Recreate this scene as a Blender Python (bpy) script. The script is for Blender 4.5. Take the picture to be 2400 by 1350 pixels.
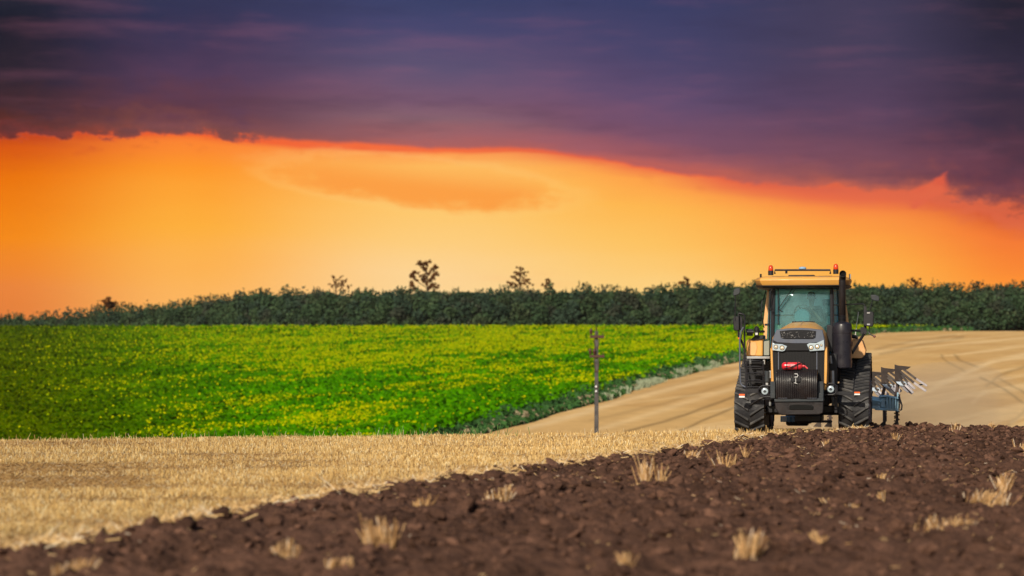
import bpy, math, random
import numpy as np
from mathutils import Vector, Matrix
random.seed(7)
rng = np.random.default_rng(11)
R = math.radians
for o in list(bpy.data.objects): bpy.data.objects.remove(o)
S = bpy.context.scene
COL = S.collection

# ------------------------------------------------------------ camera
EYE = 1.6            # metres above the field
FPX = 5150.0         # focal length in photo pixels (photo 2400 wide)
HZ = 840.0           # eye level in the photo
cam = bpy.data.cameras.new('camera'); co = bpy.data.objects.new('camera', cam); COL.objects.link(co)
co.location = (0, 0, EYE); co.rotation_euler = (R(90), 0, 0)
cam.sensor_width = 36; cam.lens = FPX / 2400 * 36
cam.shift_y = (HZ - 675) / 2400
cam.clip_start = .1; cam.clip_end = 9000
cam.dof.use_dof = True; cam.dof.focus_distance = 49.5; cam.dof.aperture_fstop = 1.3
S.camera = co
S.view_settings.view_transform = 'Standard'; S.view_settings.look = 'None'
S.view_settings.exposure = 0; S.view_settings.gamma = 1
S.render.engine = 'CYCLES'
SUN_AZ = R(-157)     # compass angle of the sun from +Y (negative: left); behind the camera to the left
SUN_EL = R(31)

# ------------------------------------------------------------ world
def lin(c):
    return tuple(((v/255)/12.92 if v/255 <= .04045 else ((v/255+.055)/1.055)**2.4) for v in c)
W = bpy.data.worlds.new('World'); S.world = W; W.use_nodes = True
nt = W.node_tree; nt.nodes.clear()
def wn(t, **k):
    n = nt.nodes.new(t)
    for a, b in k.items(): setattr(n, a, b)
    return n
def wm(op, a, b=None, c=None, clamp=False):
    n = wn('ShaderNodeMath', operation=op, use_clamp=clamp)
    for i, v in enumerate((a, b, c)):
        if v is None: continue
        if isinstance(v, (int, float)): n.inputs[i].default_value = v
        else: nt.links.new(v, n.inputs[i])
    return n.outputs[0]
def wsmooth(v, a, b):
    n = wn('ShaderNodeMapRange', interpolation_type='SMOOTHSTEP')
    nt.links.new(v, n.inputs[0]); n.inputs[1].default_value = a; n.inputs[2].default_value = b
    return n.outputs[0]
def wmix(f, a, b, mode='MIX'):
    n = wn('ShaderNodeMix', data_type='RGBA', blend_type=mode, clamp_factor=True)
    for s, v in ((n.inputs[0], f), (n.inputs[6], a), (n.inputs[7], b)):
        if isinstance(v, (int, float)): s.default_value = v
        elif isinstance(v, tuple): s.default_value = (*v, 1)
        else: nt.links.new(v, s)
    return n.outputs[2]
def wramp(v, stops, interp='LINEAR'):
    n = wn('ShaderNodeValToRGB'); r = n.color_ramp; r.interpolation = interp
    while len(r.elements) < len(stops): r.elements.new(.5)
    for e, (p, c) in zip(r.elements, stops): e.position = p; e.color = (*lin(c), 1)
    nt.links.new(v, n.inputs[0]); return n.outputs[0]
geo = wn('ShaderNodeTexCoord')
sep = wn('ShaderNodeSeparateXYZ'); nt.links.new(geo.outputs['Generated'], sep.inputs[0])
dx, dy, dz = sep.outputs
az = wm('ARCTAN2', dx, dy)
hyp = wm('SQRT', wm('ADD', wm('MULTIPLY', dx, dx), wm('MULTIPLY', dy, dy)))
el = wm('DIVIDE', dz, hyp)
def AZ(px): return math.atan((px-1200)/FPX)
def EL(px, py): return (HZ-py)/FPX*math.cos(AZ(px))
# cloud noise space: wide and thin bands
cv = wn('ShaderNodeCombineXYZ'); nt.links.new(wm('MULTIPLY', az, 9.0), cv.inputs[0]); nt.links.new(wm('MULTIPLY', el, 62.0), cv.inputs[1])
def wnoise(vec, scale, detail, rough=.55, seed=0.0):
    n = wn('ShaderNodeTexNoise', noise_dimensions='4D'); nt.links.new(vec, n.inputs['Vector']); n.inputs['W'].default_value = seed
    n.inputs['Scale'].default_value = scale; n.inputs['Detail'].default_value = detail; n.inputs['Roughness'].default_value = rough
    return n.outputs[0]
cv2 = wn('ShaderNodeCombineXYZ'); nt.links.new(wm('MULTIPLY', az, 60.0), cv2.inputs[0]); nt.links.new(wm('MULTIPLY', el, 110.0), cv2.inputs[1])
band = wnoise(cv.outputs[0], .75, 4, .5, 1.3)
puff = wnoise(cv2.outputs[0], 1.0, 7, .62, 4.1)
# lower edge of the storm cloud
edge_pts = [(0,318),(180,322),(400,312),(560,322),(640,326),(800,333),(1000,346),(1250,350),(1400,372),(1600,405),(1800,430),(1950,440),(2080,444),(2140,446),(2200,452),(2290,474),(2350,490),(2400,494)]
fc = wn('ShaderNodeFloatCurve'); cur = fc.mapping.curves[0]
pts = [((AZ(a)+.25)/.5, EL(a, b)*5) for a, b in edge_pts]
pts = [(0, pts[0][1])] + pts + [(1, pts[-1][1])]
while len(cur.points) < len(pts): cur.points.new(.5, .5)
for p, q in zip(cur.points, pts): p.location = q; p.handle_type = 'AUTO'
fc.mapping.update()
nt.links.new(wm('DIVIDE', wm('ADD', az, .25), .5, clamp=True), fc.inputs['Value'])
edge = wm('DIVIDE', fc.outputs[0], 5.0)
azn = wm('DIVIDE', wm('ADD', az, .25), .5, clamp=True)
ragn = wn('ShaderNodeFloatCurve'); rc = ragn.mapping.curves[0]       # how ragged the edge is along it
rp = [(0,.9),((AZ(150)+.25)/.5,.9),((AZ(560)+.25)/.5,.75),((AZ(680)+.25)/.5,.15),((AZ(1300)+.25)/.5,.12),((AZ(1800)+.25)/.5,.3),((AZ(2130)+.25)/.5,.5),((AZ(2230)+.25)/.5,1.0),(1,.8)]
while len(rc.points) < len(rp): rc.points.new(.5, .5)
for p, q in zip(rc.points, rp): p.location = q
ragn.mapping.update(); nt.links.new(azn, ragn.inputs['Value'])

rag = wm('MULTIPLY', wm('MULTIPLY', wm('SUBTRACT', puff, .5), .030), ragn.outputs[0])
e2 = wm('SUBTRACT', wm('SUBTRACT', el, edge), rag)                   # > 0 inside the cloud
# columns: px -> (cloud colours from edge upward, clear colours from horizon upward)
cols = [
 (0,    [(0,(110,46,38)),(.04,(88,44,40)),(.12,(70,42,48)),(.3,(46,36,48)),(.6,(30,30,44)),(1,(38,48,64))],
        [(0,(226,122,52)),(.3,(236,132,56)),(.55,(246,138,20)),(.8,(236,116,6)),(.95,(216,88,16)),(1,(190,64,28))]),
 (450,  [(0,(150,78,66)),(.04,(124,72,70)),(.12,(100,60,74)),(.3,(84,60,88)),(.6,(52,52,84)),(1,(56,60,92))],
        [(0,(255,184,104)),(.3,(255,182,92)),(.6,(255,176,60)),(.85,(255,152,42)),(.97,(252,134,50)),(1,(240,96,50))]),
 (1000, [(0,(184,98,88)),(.05,(160,98,102)),(.13,(136,98,110)),(.22,(122,88,112)),(.38,(94,82,114)),(.60,(70,70,110)),(.9,(48,62,100))],
        [(0,(255,216,154)),(.4,(255,213,148)),(.55,(255,206,124)),(.7,(255,200,108)),(.93,(255,190,96)),(.98,(255,166,84)),(1,(246,112,64))]),
 (1500, [(0,(186,96,90)),(.05,(160,90,98)),(.15,(128,82,104)),(.35,(98,76,110)),(.60,(72,68,106)),(.9,(52,60,100))],
        [(0,(255,212,140)),(.4,(255,208,126)),(.6,(255,196,98)),(.8,(255,184,80)),(.9,(255,166,74)),(.97,(240,116,72)),(1,(222,96,72))]),
 (2000, [(0,(170,90,82)),(.06,(148,84,86)),(.15,(120,74,90)),(.4,(88,66,94)),(.7,(70,62,90)),(1,(68,62,90))],
        [(0,(255,196,104)),(.3,(255,188,86)),(.55,(255,176,72)),(.75,(255,162,66)),(.88,(250,140,66)),(.95,(236,106,68)),(1,(218,94,72))]),
 (2400, [(0,(176,74,52)),(.06,(130,66,66)),(.16,(104,58,72)),(.4,(66,48,66)),(.7,(48,42,62)),(1,(36,34,50))],
        [(0,(255,168,70)),(.3,(255,162,60)),(.55,(255,144,50)),(.8,(246,122,50)),(.95,(206,82,48)),(1,(190,78,52))]),
]
tcl = wm('DIVIDE', wm('ADD', e2, wm('MULTIPLY', wm('SUBTRACT', band, .5), .022)), .090, clamp=True)
tck = wm('DIVIDE', wm('ADD', el, wm('MULTIPLY', wm('SUBTRACT', band, .5), .018)), edge, clamp=True)
def blend(sel, t):
    out = None
    for i, c in enumerate(cols):
        r = wramp(t, c[sel], 'EASE' if sel == 0 else 'LINEAR')
        if out is None: out = r
        else: out = wmix(wsmooth(az, AZ(cols[i-1][0]), AZ(c[0])), out, r)
    return out
cloudc = blend(1, tcl); clear = blend(2, tck)
c3 = wnoise(cv.outputs[0], 1.5, 5, .55, 7.7)
streak = wnoise(cv.outputs[0], 1.7, 5, .55, 9.2)
cloudc = wmix(wm('MULTIPLY', wsmooth(streak, .48, .76), .15), cloudc, lin((168, 104, 126)))
cloudc = wmix(wm('MULTIPLY', wsmooth(streak, .50, .26), .24), cloudc, lin((38, 36, 62)))
# faint lens shaped cloud in the clear band
bx = wm('DIVIDE', wm('SUBTRACT', az, AZ(985)), .070); by = wm('DIVIDE', wm('SUBTRACT', el, wm('ADD', EL(985, 428), wm('MULTIPLY', wm('SUBTRACT', az, AZ(985)), -.10))), .0120)
q = wm('ADD', wm('MULTIPLY', bx, bx), wm('MULTIPLY', by, by))
q = wm('ADD', q, wm('MULTIPLY', wm('SUBTRACT', wm('ADD', wm('MULTIPLY', puff, .5), wm('MULTIPLY', c3, .5)), .5), 2.6))
lens = wm('MULTIPLY', wm('MULTIPLY', wsmooth(q, 1.15, .35), wsmooth(by, 1.0, -.3)), .95)  # darker near the furrow edge: shadow among the straw put into the colour
clear = wmix(lens, clear, lin((253, 158, 66)))
rim = wm('MULTIPLY', wm('MULTIPLY', wsmooth(q, .65, 1.0), wsmooth(q, 1.5, 1.0)), .14)
clear = wmix(rim, clear, lin((255, 212, 130)))
clear = wmix(wm('MULTIPLY', wsmooth(c3, .55, .8), .12), clear, lin((255, 150, 70)))
# glowing red rim under the edge; flattened straw has the same bands and the same vignette shade painted at left
glow = wm('MULTIPLY', wsmooth(e2, -.0014, -.0001), wsmooth(e2, .003, -.0005))
clear = wmix(wm('MULTIPLY', glow, .45), clear, lin((246, 100, 56)))
wisp = wm('MULTIPLY', wm('MULTIPLY', wsmooth(puff, .56, .66), wsmooth(e2, -.016, -.004)), ragn.outputs[0])
clear = wmix(wm('MULTIPLY', wisp, .55), clear, lin((206, 74, 44)))
front = wmix(wsmooth(e2, -.0012, .0012), clear, cloudc)
# red flame of cloud above the edge on the right, and a red band under it
fx_ = wm('DIVIDE', wm('SUBTRACT', az, wm('ADD', AZ(2185), wm('MULTIPLY', wm('SUBTRACT', el, EL(2185, 440)), .9))), .0105); fy_ = wm('DIVIDE', wm('SUBTRACT', el, EL(2190, 448)), .0092)
fq = wm('ADD', wm('ADD', wm('ABSOLUTE', fx_), wm('ABSOLUTE', fy_)), wm('MULTIPLY', wm('SUBTRACT', puff, .5), 1.3))
front = wmix(wm('MULTIPLY', wsmooth(fq, 1.05, .6), .92), front, lin((226, 94, 66)))
bandr = wm('MULTIPLY', wm('MULTIPLY', wsmooth(e2, -.011, -.003), wsmooth(e2, .006, -.002)), wsmooth(az, AZ(1450), AZ(2150)))
front = wmix(wm('MULTIPLY', bandr, .62), front, lin((226, 108, 74)))
sky = wn('ShaderNodeTexSky', sky_type='NISHITA'); sky.sun_disc = False
sky.sun_elevation = SUN_EL; sky.sun_rotation = SUN_AZ; sky.air_density = 1.0; sky.dust_density = 1.6
SKYK = .085
rest = wmix(1.0, sky.outputs[0], (SKYK, SKYK, SKYK), 'MULTIPLY')
f = wm('MAXIMUM', wsmooth(dy, .62, -.1), wsmooth(el, .30, .9))
final = wmix(f, front, rest)
bg = wn('ShaderNodeBackground'); nt.links.new(final, bg.inputs[0]); bg.inputs[1].default_value = 1.0
wo = wn('ShaderNodeOutputWorld'); nt.links.new(bg.outputs[0], wo.inputs[0])

# ------------------------------------------------------------ sun
sl = bpy.data.lights.new('sun', 'SUN'); so = bpy.data.objects.new('sun', sl); COL.objects.link(so)
sl.energy = 5.0; sl.angle = R(1.5); sl.color = (1.0, .89, .71)
SUND = Vector((math.sin(SUN_AZ)*math.cos(SUN_EL), math.cos(SUN_AZ)*math.cos(SUN_EL), math.sin(SUN_EL)))
so.rotation_euler = SUND.to_track_quat('Z', 'Y').to_euler(); so.location = SUND*60

# ------------------------------------------------------------ tags, builders
def tag(o, label=None, cat=None, group=None, kind=None):
    if label: o['label'] = label
    if cat: o['category'] = cat
    if group: o['group'] = group
    if kind: o['kind'] = kind
    return o
def empty(name, loc, rz=0):
    o = bpy.data.objects.new(name, None); COL.objects.link(o); o.location = loc; o.rotation_euler = (0, 0, rz)
    o.empty_display_size = .3
    return o
class MB:
    def __init__(s): s.v = []; s.f = []
    def add(s, vs, fs):
        n = len(s.v); s.v += [tuple(v) for v in vs]; s.f += [tuple(i+n for i in f) for f in fs]; return s
    def box(s, a, b):
        (x0,y0,z0),(x1,y1,z1) = a, b
        if x0 > x1: x0, x1 = x1, x0
        if y0 > y1: y0, y1 = y1, y0
        if z0 > z1: z0, z1 = z1, z0
        return s.add([(x0,y0,z0),(x1,y0,z0),(x1,y1,z0),(x0,y1,z0),(x0,y0,z1),(x1,y0,z1),(x1,y1,z1),(x0,y1,z1)],
                     [(0,3,2,1),(4,5,6,7),(0,1,5,4),(1,2,6,5),(2,3,7,6),(3,0,4,7)])
    def cbox(s, c, d, m=None):
        vs = [Vector((i*d[0]/2, j*d[1]/2, k*d[2]/2)) for k in (-1,1) for j in (-1,1) for i in (-1,1)]
        if m is not None: vs = [m @ v for v in vs]
        vs = [v + Vector(c) for v in vs]
        return s.add(vs, [(0,2,3,1),(4,5,7,6),(0,1,5,4),(1,3,7,5),(3,2,6,7),(2,0,4,6)])
    def loft(s, rings, cap=True, close=True):
        n = len(rings[0]); vs = [p for r in rings for p in r]; fs = []
        for i in range(len(rings)-1):
            for j in range(n if close else n-1):
                k = (j+1) % n
                fs.append((i*n+j, i*n+k, (i+1)*n+k, (i+1)*n+j))
        if cap:
            fs.append(tuple(range(n-1, -1, -1))); fs.append(tuple((len(rings)-1)*n+j for j in range(n)))
        return s.add(vs, fs)
    def tube(s, pts, r, n=8, cap=True):
        pts = [Vector(p) for p in pts]; rr = r if isinstance(r, (list, tuple)) else [r]*len(pts)
        t0 = (pts[1]-pts[0]).normalized()
        up = Vector((0,0,1)) if abs(t0.z) < .9 else Vector((1,0,0))
        a = t0.cross(up).normalized(); rings = []
        for i, p in enumerate(pts):
            t = (pts[min(i+1, len(pts)-1)] - pts[max(i-1, 0)]).normalized()
            a = (a - t*a.dot(t)).normalized(); b = t.cross(a)
            rings.append([p + (a*math.cos(k*2*math.pi/n) + b*math.sin(k*2*math.pi/n))*rr[i] for k in range(n)])
        return s.loft(rings, cap)
    def prism(s, poly, d0, d1, axis='y'):
        def P(a, b, d): return (a, d, b) if axis == 'y' else ((d, a, b) if axis == 'x' else (a, b, d))
        return s.loft([[P(a, b, d0) for a, b in poly], [P(a, b, d1) for a, b in poly]])
    def lathe(s, prof, c, axis='z', n=20):
        c = Vector(c); rings = []
        for r, h in prof:
            ring = []
            for k in range(n):
                a = k*2*math.pi/n; x, y = max(r, .0004)*math.cos(a), max(r, .0004)*math.sin(a)
                ring.append(c + (Vector((x, y, h)) if axis == 'z' else Vector((x, h, y)) if axis == 'y' else Vector((h, x, y))))
            rings.append(ring)
        return s.loft(rings)
    def build(s, name, mat, parent=None, bevel=0, smooth=35):
        me = bpy.data.meshes.new(name); me.from_pydata(s.v, [], s.f); me.validate()
        import bmesh
        bm = bmesh.new(); bm.from_mesh(me); bmesh.ops.recalc_face_normals(bm, faces=bm.faces); bm.to_mesh(me); bm.free()
        o = bpy.data.objects.new(name, me); COL.objects.link(o); me.materials.append(mat)
        if smooth:
            me.shade_smooth(); me.set_sharp_from_angle(angle=R(smooth))
        if parent: o.parent = parent
        if bevel:
            m = o.modifiers.new('bevel', 'BEVEL'); m.width = bevel; m.segments = 2; m.limit_method = 'ANGLE'; m.angle_limit = R(40)
        return o

def mat(name, color, rough=.6, metal=0, noise=None, bump=0, bscale=30, coat=0, col2=None, nscale=6, emit=None, spec=.5, dirt=None):
    m = bpy.data.materials.new(name); m.use_nodes = True; t = m.node_tree; b = t.nodes['Principled BSDF']
    b.inputs['Roughness'].default_value = rough; b.inputs['Metallic'].default_value = metal
    b.inputs['Coat Weight'].default_value = coat; b.inputs['Specular IOR Level'].default_value = spec if sum(color) > .2 or metal else .28
    b.inputs['Base Color'].default_value = (*color, 1)
    tc = t.nodes.new('ShaderNodeTexCoord')
    def nz(scale, det=5):
        n = t.nodes.new('ShaderNodeTexNoise'); n.inputs['Scale'].default_value = scale; n.inputs['Detail'].default_value = det
        t.links.new(tc.outputs['Object'], n.inputs['Vector']); return n.outputs[0]
    def mx(f, a, c):
        n = t.nodes.new('ShaderNodeMix'); n.data_type = 'RGBA'
        t.links.new(f, n.inputs[0])
        for k, v in ((6, a), (7, c)):
            if isinstance(v, tuple): n.inputs[k].default_value = (*v, 1)
            else: t.links.new(v, n.inputs[k])
        return n.outputs[2]
    def mr(v, a, c, lo=0, hi=1):
        n = t.nodes.new('ShaderNodeMapRange'); t.links.new(v, n.inputs[0])
        for k, q in enumerate((a, c, lo, hi)): n.inputs[k+1].default_value = q
        return n.outputs[0]
    cur = color
    if col2 is not None:
        cur = mx(mr(nz(nscale), .38, .62), color, col2)
    if dirt is not None:
        d = mx(mr(nz(3.3, 8), .46, .70, 0, dirt[1]), cur, dirt[0]); cur = d
        t.links.new(mr(nz(7, 6), .35, .65, max(rough-.12, .05), min(rough+.2, 1)), b.inputs['Roughness'])
    if not isinstance(cur, tuple): t.links.new(cur, b.inputs['Base Color'])
    if bump:
        bp = t.nodes.new('ShaderNodeBump'); bp.inputs['Strength'].default_value = bump; bp.inputs['Distance'].default_value = .02
        t.links.new(nz(bscale, 8), bp.inputs['Height']); t.links.new(bp.outputs[0], b.inputs['Normal'])
    if emit: b.inputs['Emission Color'].default_value = (*emit[0], 1); b.inputs['Emission Strength'].default_value = emit[1]
    return m
def colmat(name, rough=.8, spec=.3, bump=0, bscale=20, trans=0, nz=None):
    """material reading the mesh's own colour attribute (colour differences between leaves, stalks, clods, with painted shade in some)"""
    m = bpy.data.materials.new(name); m.use_nodes = True; t = m.node_tree; b = t.nodes['Principled BSDF']
    a = t.nodes.new('ShaderNodeAttribute'); a.attribute_name = 'Col'
    b.inputs['Roughness'].default_value = rough; b.inputs['Specular IOR Level'].default_value = spec
    src = a.outputs['Color']
    tc = t.nodes.new('ShaderNodeTexCoord')
    if nz:
        n = t.nodes.new('ShaderNodeTexNoise'); n.inputs['Scale'].default_value = nz[0]; n.inputs['Detail'].default_value = 10; n.inputs['Roughness'].default_value = .65
        t.links.new(tc.outputs['Object'], n.inputs['Vector'])
        r = t.nodes.new('ShaderNodeMapRange'); t.links.new(n.outputs[0], r.inputs[0]); r.inputs[1].default_value = .3; r.inputs[2].default_value = .7
        r.inputs[3].default_value = 1-nz[1]; r.inputs[4].default_value = 1+nz[1]
        x = t.nodes.new('ShaderNodeMix'); x.data_type = 'RGBA'; x.blend_type = 'MULTIPLY'; x.inputs[0].default_value = 1
        t.links.new(src, x.inputs[6]); t.links.new(r.outputs[0], x.inputs[7]); src = x.outputs[2]
    t.links.new(src, b.inputs['Base Color'])
    if bump:
        n = t.nodes.new('ShaderNodeTexNoise'); n.inputs['Scale'].default_value = bscale; n.inputs['Detail'].default_value = 9; n.inputs['Roughness'].default_value = .62
        t.links.new(tc.outputs['Object'], n.inputs['Vector'])
        bp = t.nodes.new('ShaderNodeBump'); bp.inputs['Strength'].default_value = bump; bp.inputs['Distance'].default_value = .03
        t.links.new(n.outputs[0], bp.inputs['Height']); t.links.new(bp.outputs[0], b.inputs['Normal'])
    if trans:
        tr = t.nodes.new('ShaderNodeBsdfTranslucent'); t.links.new(src, tr.inputs[0])
        ms = t.nodes.new('ShaderNodeMixShader'); ms.inputs[0].default_value = trans
        t.links.new(b.outputs[0], ms.inputs[1]); t.links.new(tr.outputs[0], ms.inputs[2])
        t.links.new(ms.outputs[0], t.nodes['Material Output'].inputs[0])
    return m
def npmesh(name, V, F, C=None, mats=None, smooth=False, parent=None):
    """V (n,3), F (m,k) same-size faces, C per-vertex (n,3) colours"""
    V = np.asarray(V, np.float32); F = np.asarray(F, np.int32)
    me = bpy.data.meshes.new(name); k = F.shape[1]
    me.vertices.add(len(V)); me.vertices.foreach_set('co', V.ravel())
    me.loops.add(F.size); me.loops.foreach_set('vertex_index', F.ravel())
    me.polygons.add(len(F)); me.polygons.foreach_set('loop_start', np.arange(0, F.size, k, dtype=np.int32))
    me.update(calc_edges=True)
    if C is not None:
        a = me.color_attributes.new('Col', 'FLOAT_COLOR', 'POINT')
        a.data.foreach_set('color', np.concatenate([C, np.ones((len(C), 1))], 1).astype(np.float32).ravel())
    if smooth: me.polygons.foreach_set('use_smooth', np.ones(len(F), bool))
    if mats: me.materials.append(mats)
    o = bpy.data.objects.new(name, me); COL.objects.link(o)
    if parent: o.parent = parent
    return o
def quads(C0, U, Vv):
    """centres + half vectors -> (4n,3) verts, (n,4) faces"""
    n = len(C0); V = np.stack([C0-U-Vv, C0+U-Vv, C0+U+Vv, C0-U+Vv], 1).reshape(-1, 3)
    return V, np.arange(4*n).reshape(n, 4)
def rep4(c): return np.repeat(c, 4, 0)
def randunit(n):
    v = rng.normal(size=(n, 3)); return v/np.linalg.norm(v, axis=1, keepdims=True)
def perp(nrm):
    a = np.cross(nrm, randunit(len(nrm))); return a/np.maximum(np.linalg.norm(a, axis=1, keepdims=True), 1e-6)
# ------------------------------------------------------------ numpy noise
def h2(ix, iy, s):
    n = (ix.astype(np.int64)*374761393 + iy.astype(np.int64)*668265263 + s*1442695041) & 0xFFFFFFFF
    n = ((n ^ (n >> 13))*1274126177) & 0xFFFFFFFF
    n = ((n ^ (n >> 15))*2246822519) & 0xFFFFFFFF
    return ((n ^ (n >> 16)) & 0xFFFFFF)/float(0xFFFFFF)
def vn(x, y, s=0):
    ix = np.floor(x); iy = np.floor(y); fx = x-ix; fy = y-iy
    fx = fx*fx*(3-2*fx); fy = fy*fy*(3-2*fy)
    a = h2(ix, iy, s); b = h2(ix+1, iy, s); c = h2(ix, iy+1, s); d = h2(ix+1, iy+1, s)
    return (a*(1-fx)+b*fx)*(1-fy) + (c*(1-fx)+d*fx)*fy
def fbm(x, y, s=0, o=4, g=.5):
    r = 0; a = 1; t = 0
    for i in range(o):
        r = r + a*vn(x*2**i+17.3*i, y*2**i-9.1*i, s+i); t += a; a *= g
    return r/t
def sstep(v, a, b):
    t = np.clip((v-a)/(b-a), 0, 1); return t*t*(3-2*t)

# ------------------------------------------------------------ terrain
K = .006
def yc(x): return np.interp(x, [-40,-14,-11,-4,2,4,6,7.5,14,40], [41,43,43,44.8,46.6,47.6,49,50,50.5,52])
def H(x, y):
    x = np.asarray(x, float); y = np.asarray(y, float)
    u = np.maximum(0, y-yc(np.clip(x*50/np.maximum(y, 30), -40, 40)))
    u0 = .07/(2*K)
    near = np.where(u < u0, -K*u*u, -K*u0*u0 - .07*(u-u0))
    hill = -5.2 + .0348*(np.minimum(y, 600)-190)
    d = hill-near; k = 1.6
    z = np.maximum(near, hill) + np.where(y > 90, k*np.exp(-np.abs(d)/k)*.5, 0)*sstep(y, 90, 120)
    drop = np.interp(x, [-400,-160,-110,-70,-40,3000], [.10,.075,.055,.025,0,0])
    z = z - drop*np.clip(y-600, 0, 150)
    z = z - np.interp(x, [-14,-6,0,5,10,14], [.15,.125,.125,.11,.135,.15])*sstep(y, 26, 47)*sstep(-y, -90, -60)
    und = (fbm(x/9, y/9, 3, 2)-.5)*.05*sstep(y, 20, 40)*sstep(-y, -47, -40)
    return z + und*0.6
def ground_px(px, py):
    """world point of the hillside seen at a photo pixel"""
    y = 69062/(py-660.8); return (px-1200)/FPX*y, y
def Bs(y):      # edge between sunflowers and the far stubble
    return np.interp(y, [150,197.8,243,300,375,450,579,600,625], [-12,-1.9,9,20.5,39,59,97,116,140])
PB_Y = [6,10,17.9,25.35,31.7,42.3,46,49,53,60,80]
PB_X = [-7.6,-6.4,-3.95,-1.70,.62,4.0,5.6,7.35,8.2,9.6,13.4]
def Bp(y): return np.interp(y, PB_Y, PB_X)
def Bpn(x, y): return Bp(y) + (fbm(x*1.3, y*1.3, 41, 3)-.5)*.5
ys = [-60,-40,-20,-8,0,4,8]
y = 10.
while y < 60: ys.append(y); y *= 1.03
while y < 640: ys.append(y); y *= 1.012
ys += [645,660,680,700,720,750,800,900,1100,1500]
ys = np.array(ys)
ss = np.concatenate([np.linspace(-1.6,-.34,14), np.linspace(-.32,.32,170), np.linspace(.34,1.6,14)])
YY, SS = np.meshgrid(ys, ss, indexing='ij'); XX = SS*np.maximum(YY, 14)
ZZ = H(XX, YY)
nr, nc = YY.shape
I = np.arange(nr*nc).reshape(nr, nc)
F = np.stack([I[:-1,:-1], I[:-1,1:], I[1:,1:], I[1:,:-1]], -1).reshape(-1, 4)
V = np.stack([XX, YY, ZZ], -1).reshape(-1, 3)
fc_ = V[F].mean(1); fx, fy = fc_[:,0], fc_[:,1]
zone = np.where(fy > 606, 3, np.where(fy > 150, np.where(fx < Bs(fy), 1, 2), 0))
def sub(mask):
    f = F[mask]; u, inv = np.unique(f, return_inverse=True); return V[u].copy(), inv.reshape(f.shape)
# near stubble field ground
M_earth = mat('straw strewn earth', (.20,.125,.065), .95, col2=(.30,.20,.11), nscale=9, bump=.5, bscale=40)
v, f = sub(zone == 0)
v[:,2] -= np.where((v[:,0] > Bp(v[:,1])+.35) & (v[:,1] < 64), .12, 0)
o = npmesh('stubble_field', v, f, None, M_earth, True); tag(o, 'golden stubble field sloping up to the ploughed soil', kind='structure')
# earth under the sunflowers
M_grn = mat('weedy earth', (.035,.07,.012), .95, col2=(.06,.11,.02), nscale=.4)
v, f = sub(zone == 1); o = npmesh('sunflower_field', v, f, None, M_grn, True); tag(o, kind='structure')
# forest floor and everything beyond
M_floor = mat('forest floor', (.03,.045,.02), .95)
v, f = sub(zone == 3); o = npmesh('ground', v, f, None, M_floor, True); tag(o, kind='structure')
# far harvested hillside: finer sheet with the wheel marks left by the harvester
def seg(px, py, pts, w):
    """distance weight to a polyline given in photo pixels of the hillside"""
    best = np.full(px.shape, 1e9)
    for (a, b), (c, d) in zip(pts[:-1], pts[1:]):
        vx, vy = c-a, d-b; t = np.clip(((px-a)*vx+(py-b)*vy)/(vx*vx+vy*vy), 0, 1)
        best = np.minimum(best, np.hypot(px-a-t*vx, py-b-t*vy))
    return np.exp(-(best/w)**2)
yb = 150*np.exp(np.linspace(0, math.log(608/150), 560)); tt = np.linspace(0, 1, 560)
Yf = np.repeat(yb[:,None], 560, 1); X0 = Bs(Yf)-1.0; Xf = X0 + (.36*Yf+8-X0)*tt[None,:]**1.05
Zf = H(Xf, Yf) + .01
ppx = 1200+FPX*Xf/Yf; ppy = 660.8+69062/Yf
c0 = np.array([.53,.365,.185]); c1 = np.array([.44,.275,.125]); c2 = np.array([.64,.485,.30])
n1 = fbm(Xf/14+Yf/60, Yf/26-Xf/40, 5, 4); n2 = fbm((Xf*.9-Yf*.42)/3.0, (Yf*.9+Xf*.42)/60, 8, 4); n3 = fbm(Xf/1.2, Yf/2.4, 21, 3)
w1 = sstep(n1, .35, .7)*.55; w2 = sstep(n2, .47, .72)*.75
C = c0*(1-w1[...,None]) + c1*w1[...,None]; C = C*(1-w2[...,None]) + c2*w2[...,None]
dark = 0
for pts_, w_, a_ in [([(1460,1012),(1600,975),(1735,925)],3.2,.7), ([(1590,1010),(1740,948)],2.8,.75), ([(1380,985),(1560,945),(1735,890)],4,.25),
                 ([(1240,1005),(1500,925),(1735,862)],3,.2), ([(2050,818),(2130,802),(2240,786)],3,.35), ([(2060,830),(2160,808),(2260,790)],3.5,.4), ([(2205,832),(2222,850),(2262,872)],2.6,.5),
                 ([(2238,832),(2258,848),(2292,862)],2.6,.6), ([(2300,885),(2340,905),(2400,945)],3,.6), ([(2345,888),(2400,920)],3,.5),
                 ([(2400,965),(2380,985),(2350,1005)],4,.35), ([(2310,905),(2345,880),(2400,860)],3.5,.4)]:
    dark = np.maximum(dark, seg(ppx + (n1-.5)*14, ppy + (fbm(Xf/6, Yf/20, 31, 3)-.5)*7, pts_, w_)*a_*(.6+.8*n3))
lite = 0
for pts_, w_, a_ in [([(2070,962),(2200,905),(2320,850),(2400,832)],5,.5), ([(2190,905),(2260,872),(2330,845)],4,.4), ([(2280,945),(2310,915)],5,.3), ([(2370,990),(2400,975)],4,.35),
                 ([(1240,1002),(1480,935),(1735,872)],6,.45), ([(1400,1005),(1740,905)],6,.35)]:
    lite = np.maximum(lite, seg(ppx, ppy + (n1-.5)*8, pts_, w_)*a_)
C = C*(1-np.asarray(dark)[...,None]*.62); C = C*(1-np.asarray(lite)[...,None]) + np.array([.74,.60,.42])*np.asarray(lite)[...,None]
C = C*(.88+.24*n3[...,None])*np.array([1.10,1.0,.78])
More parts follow.
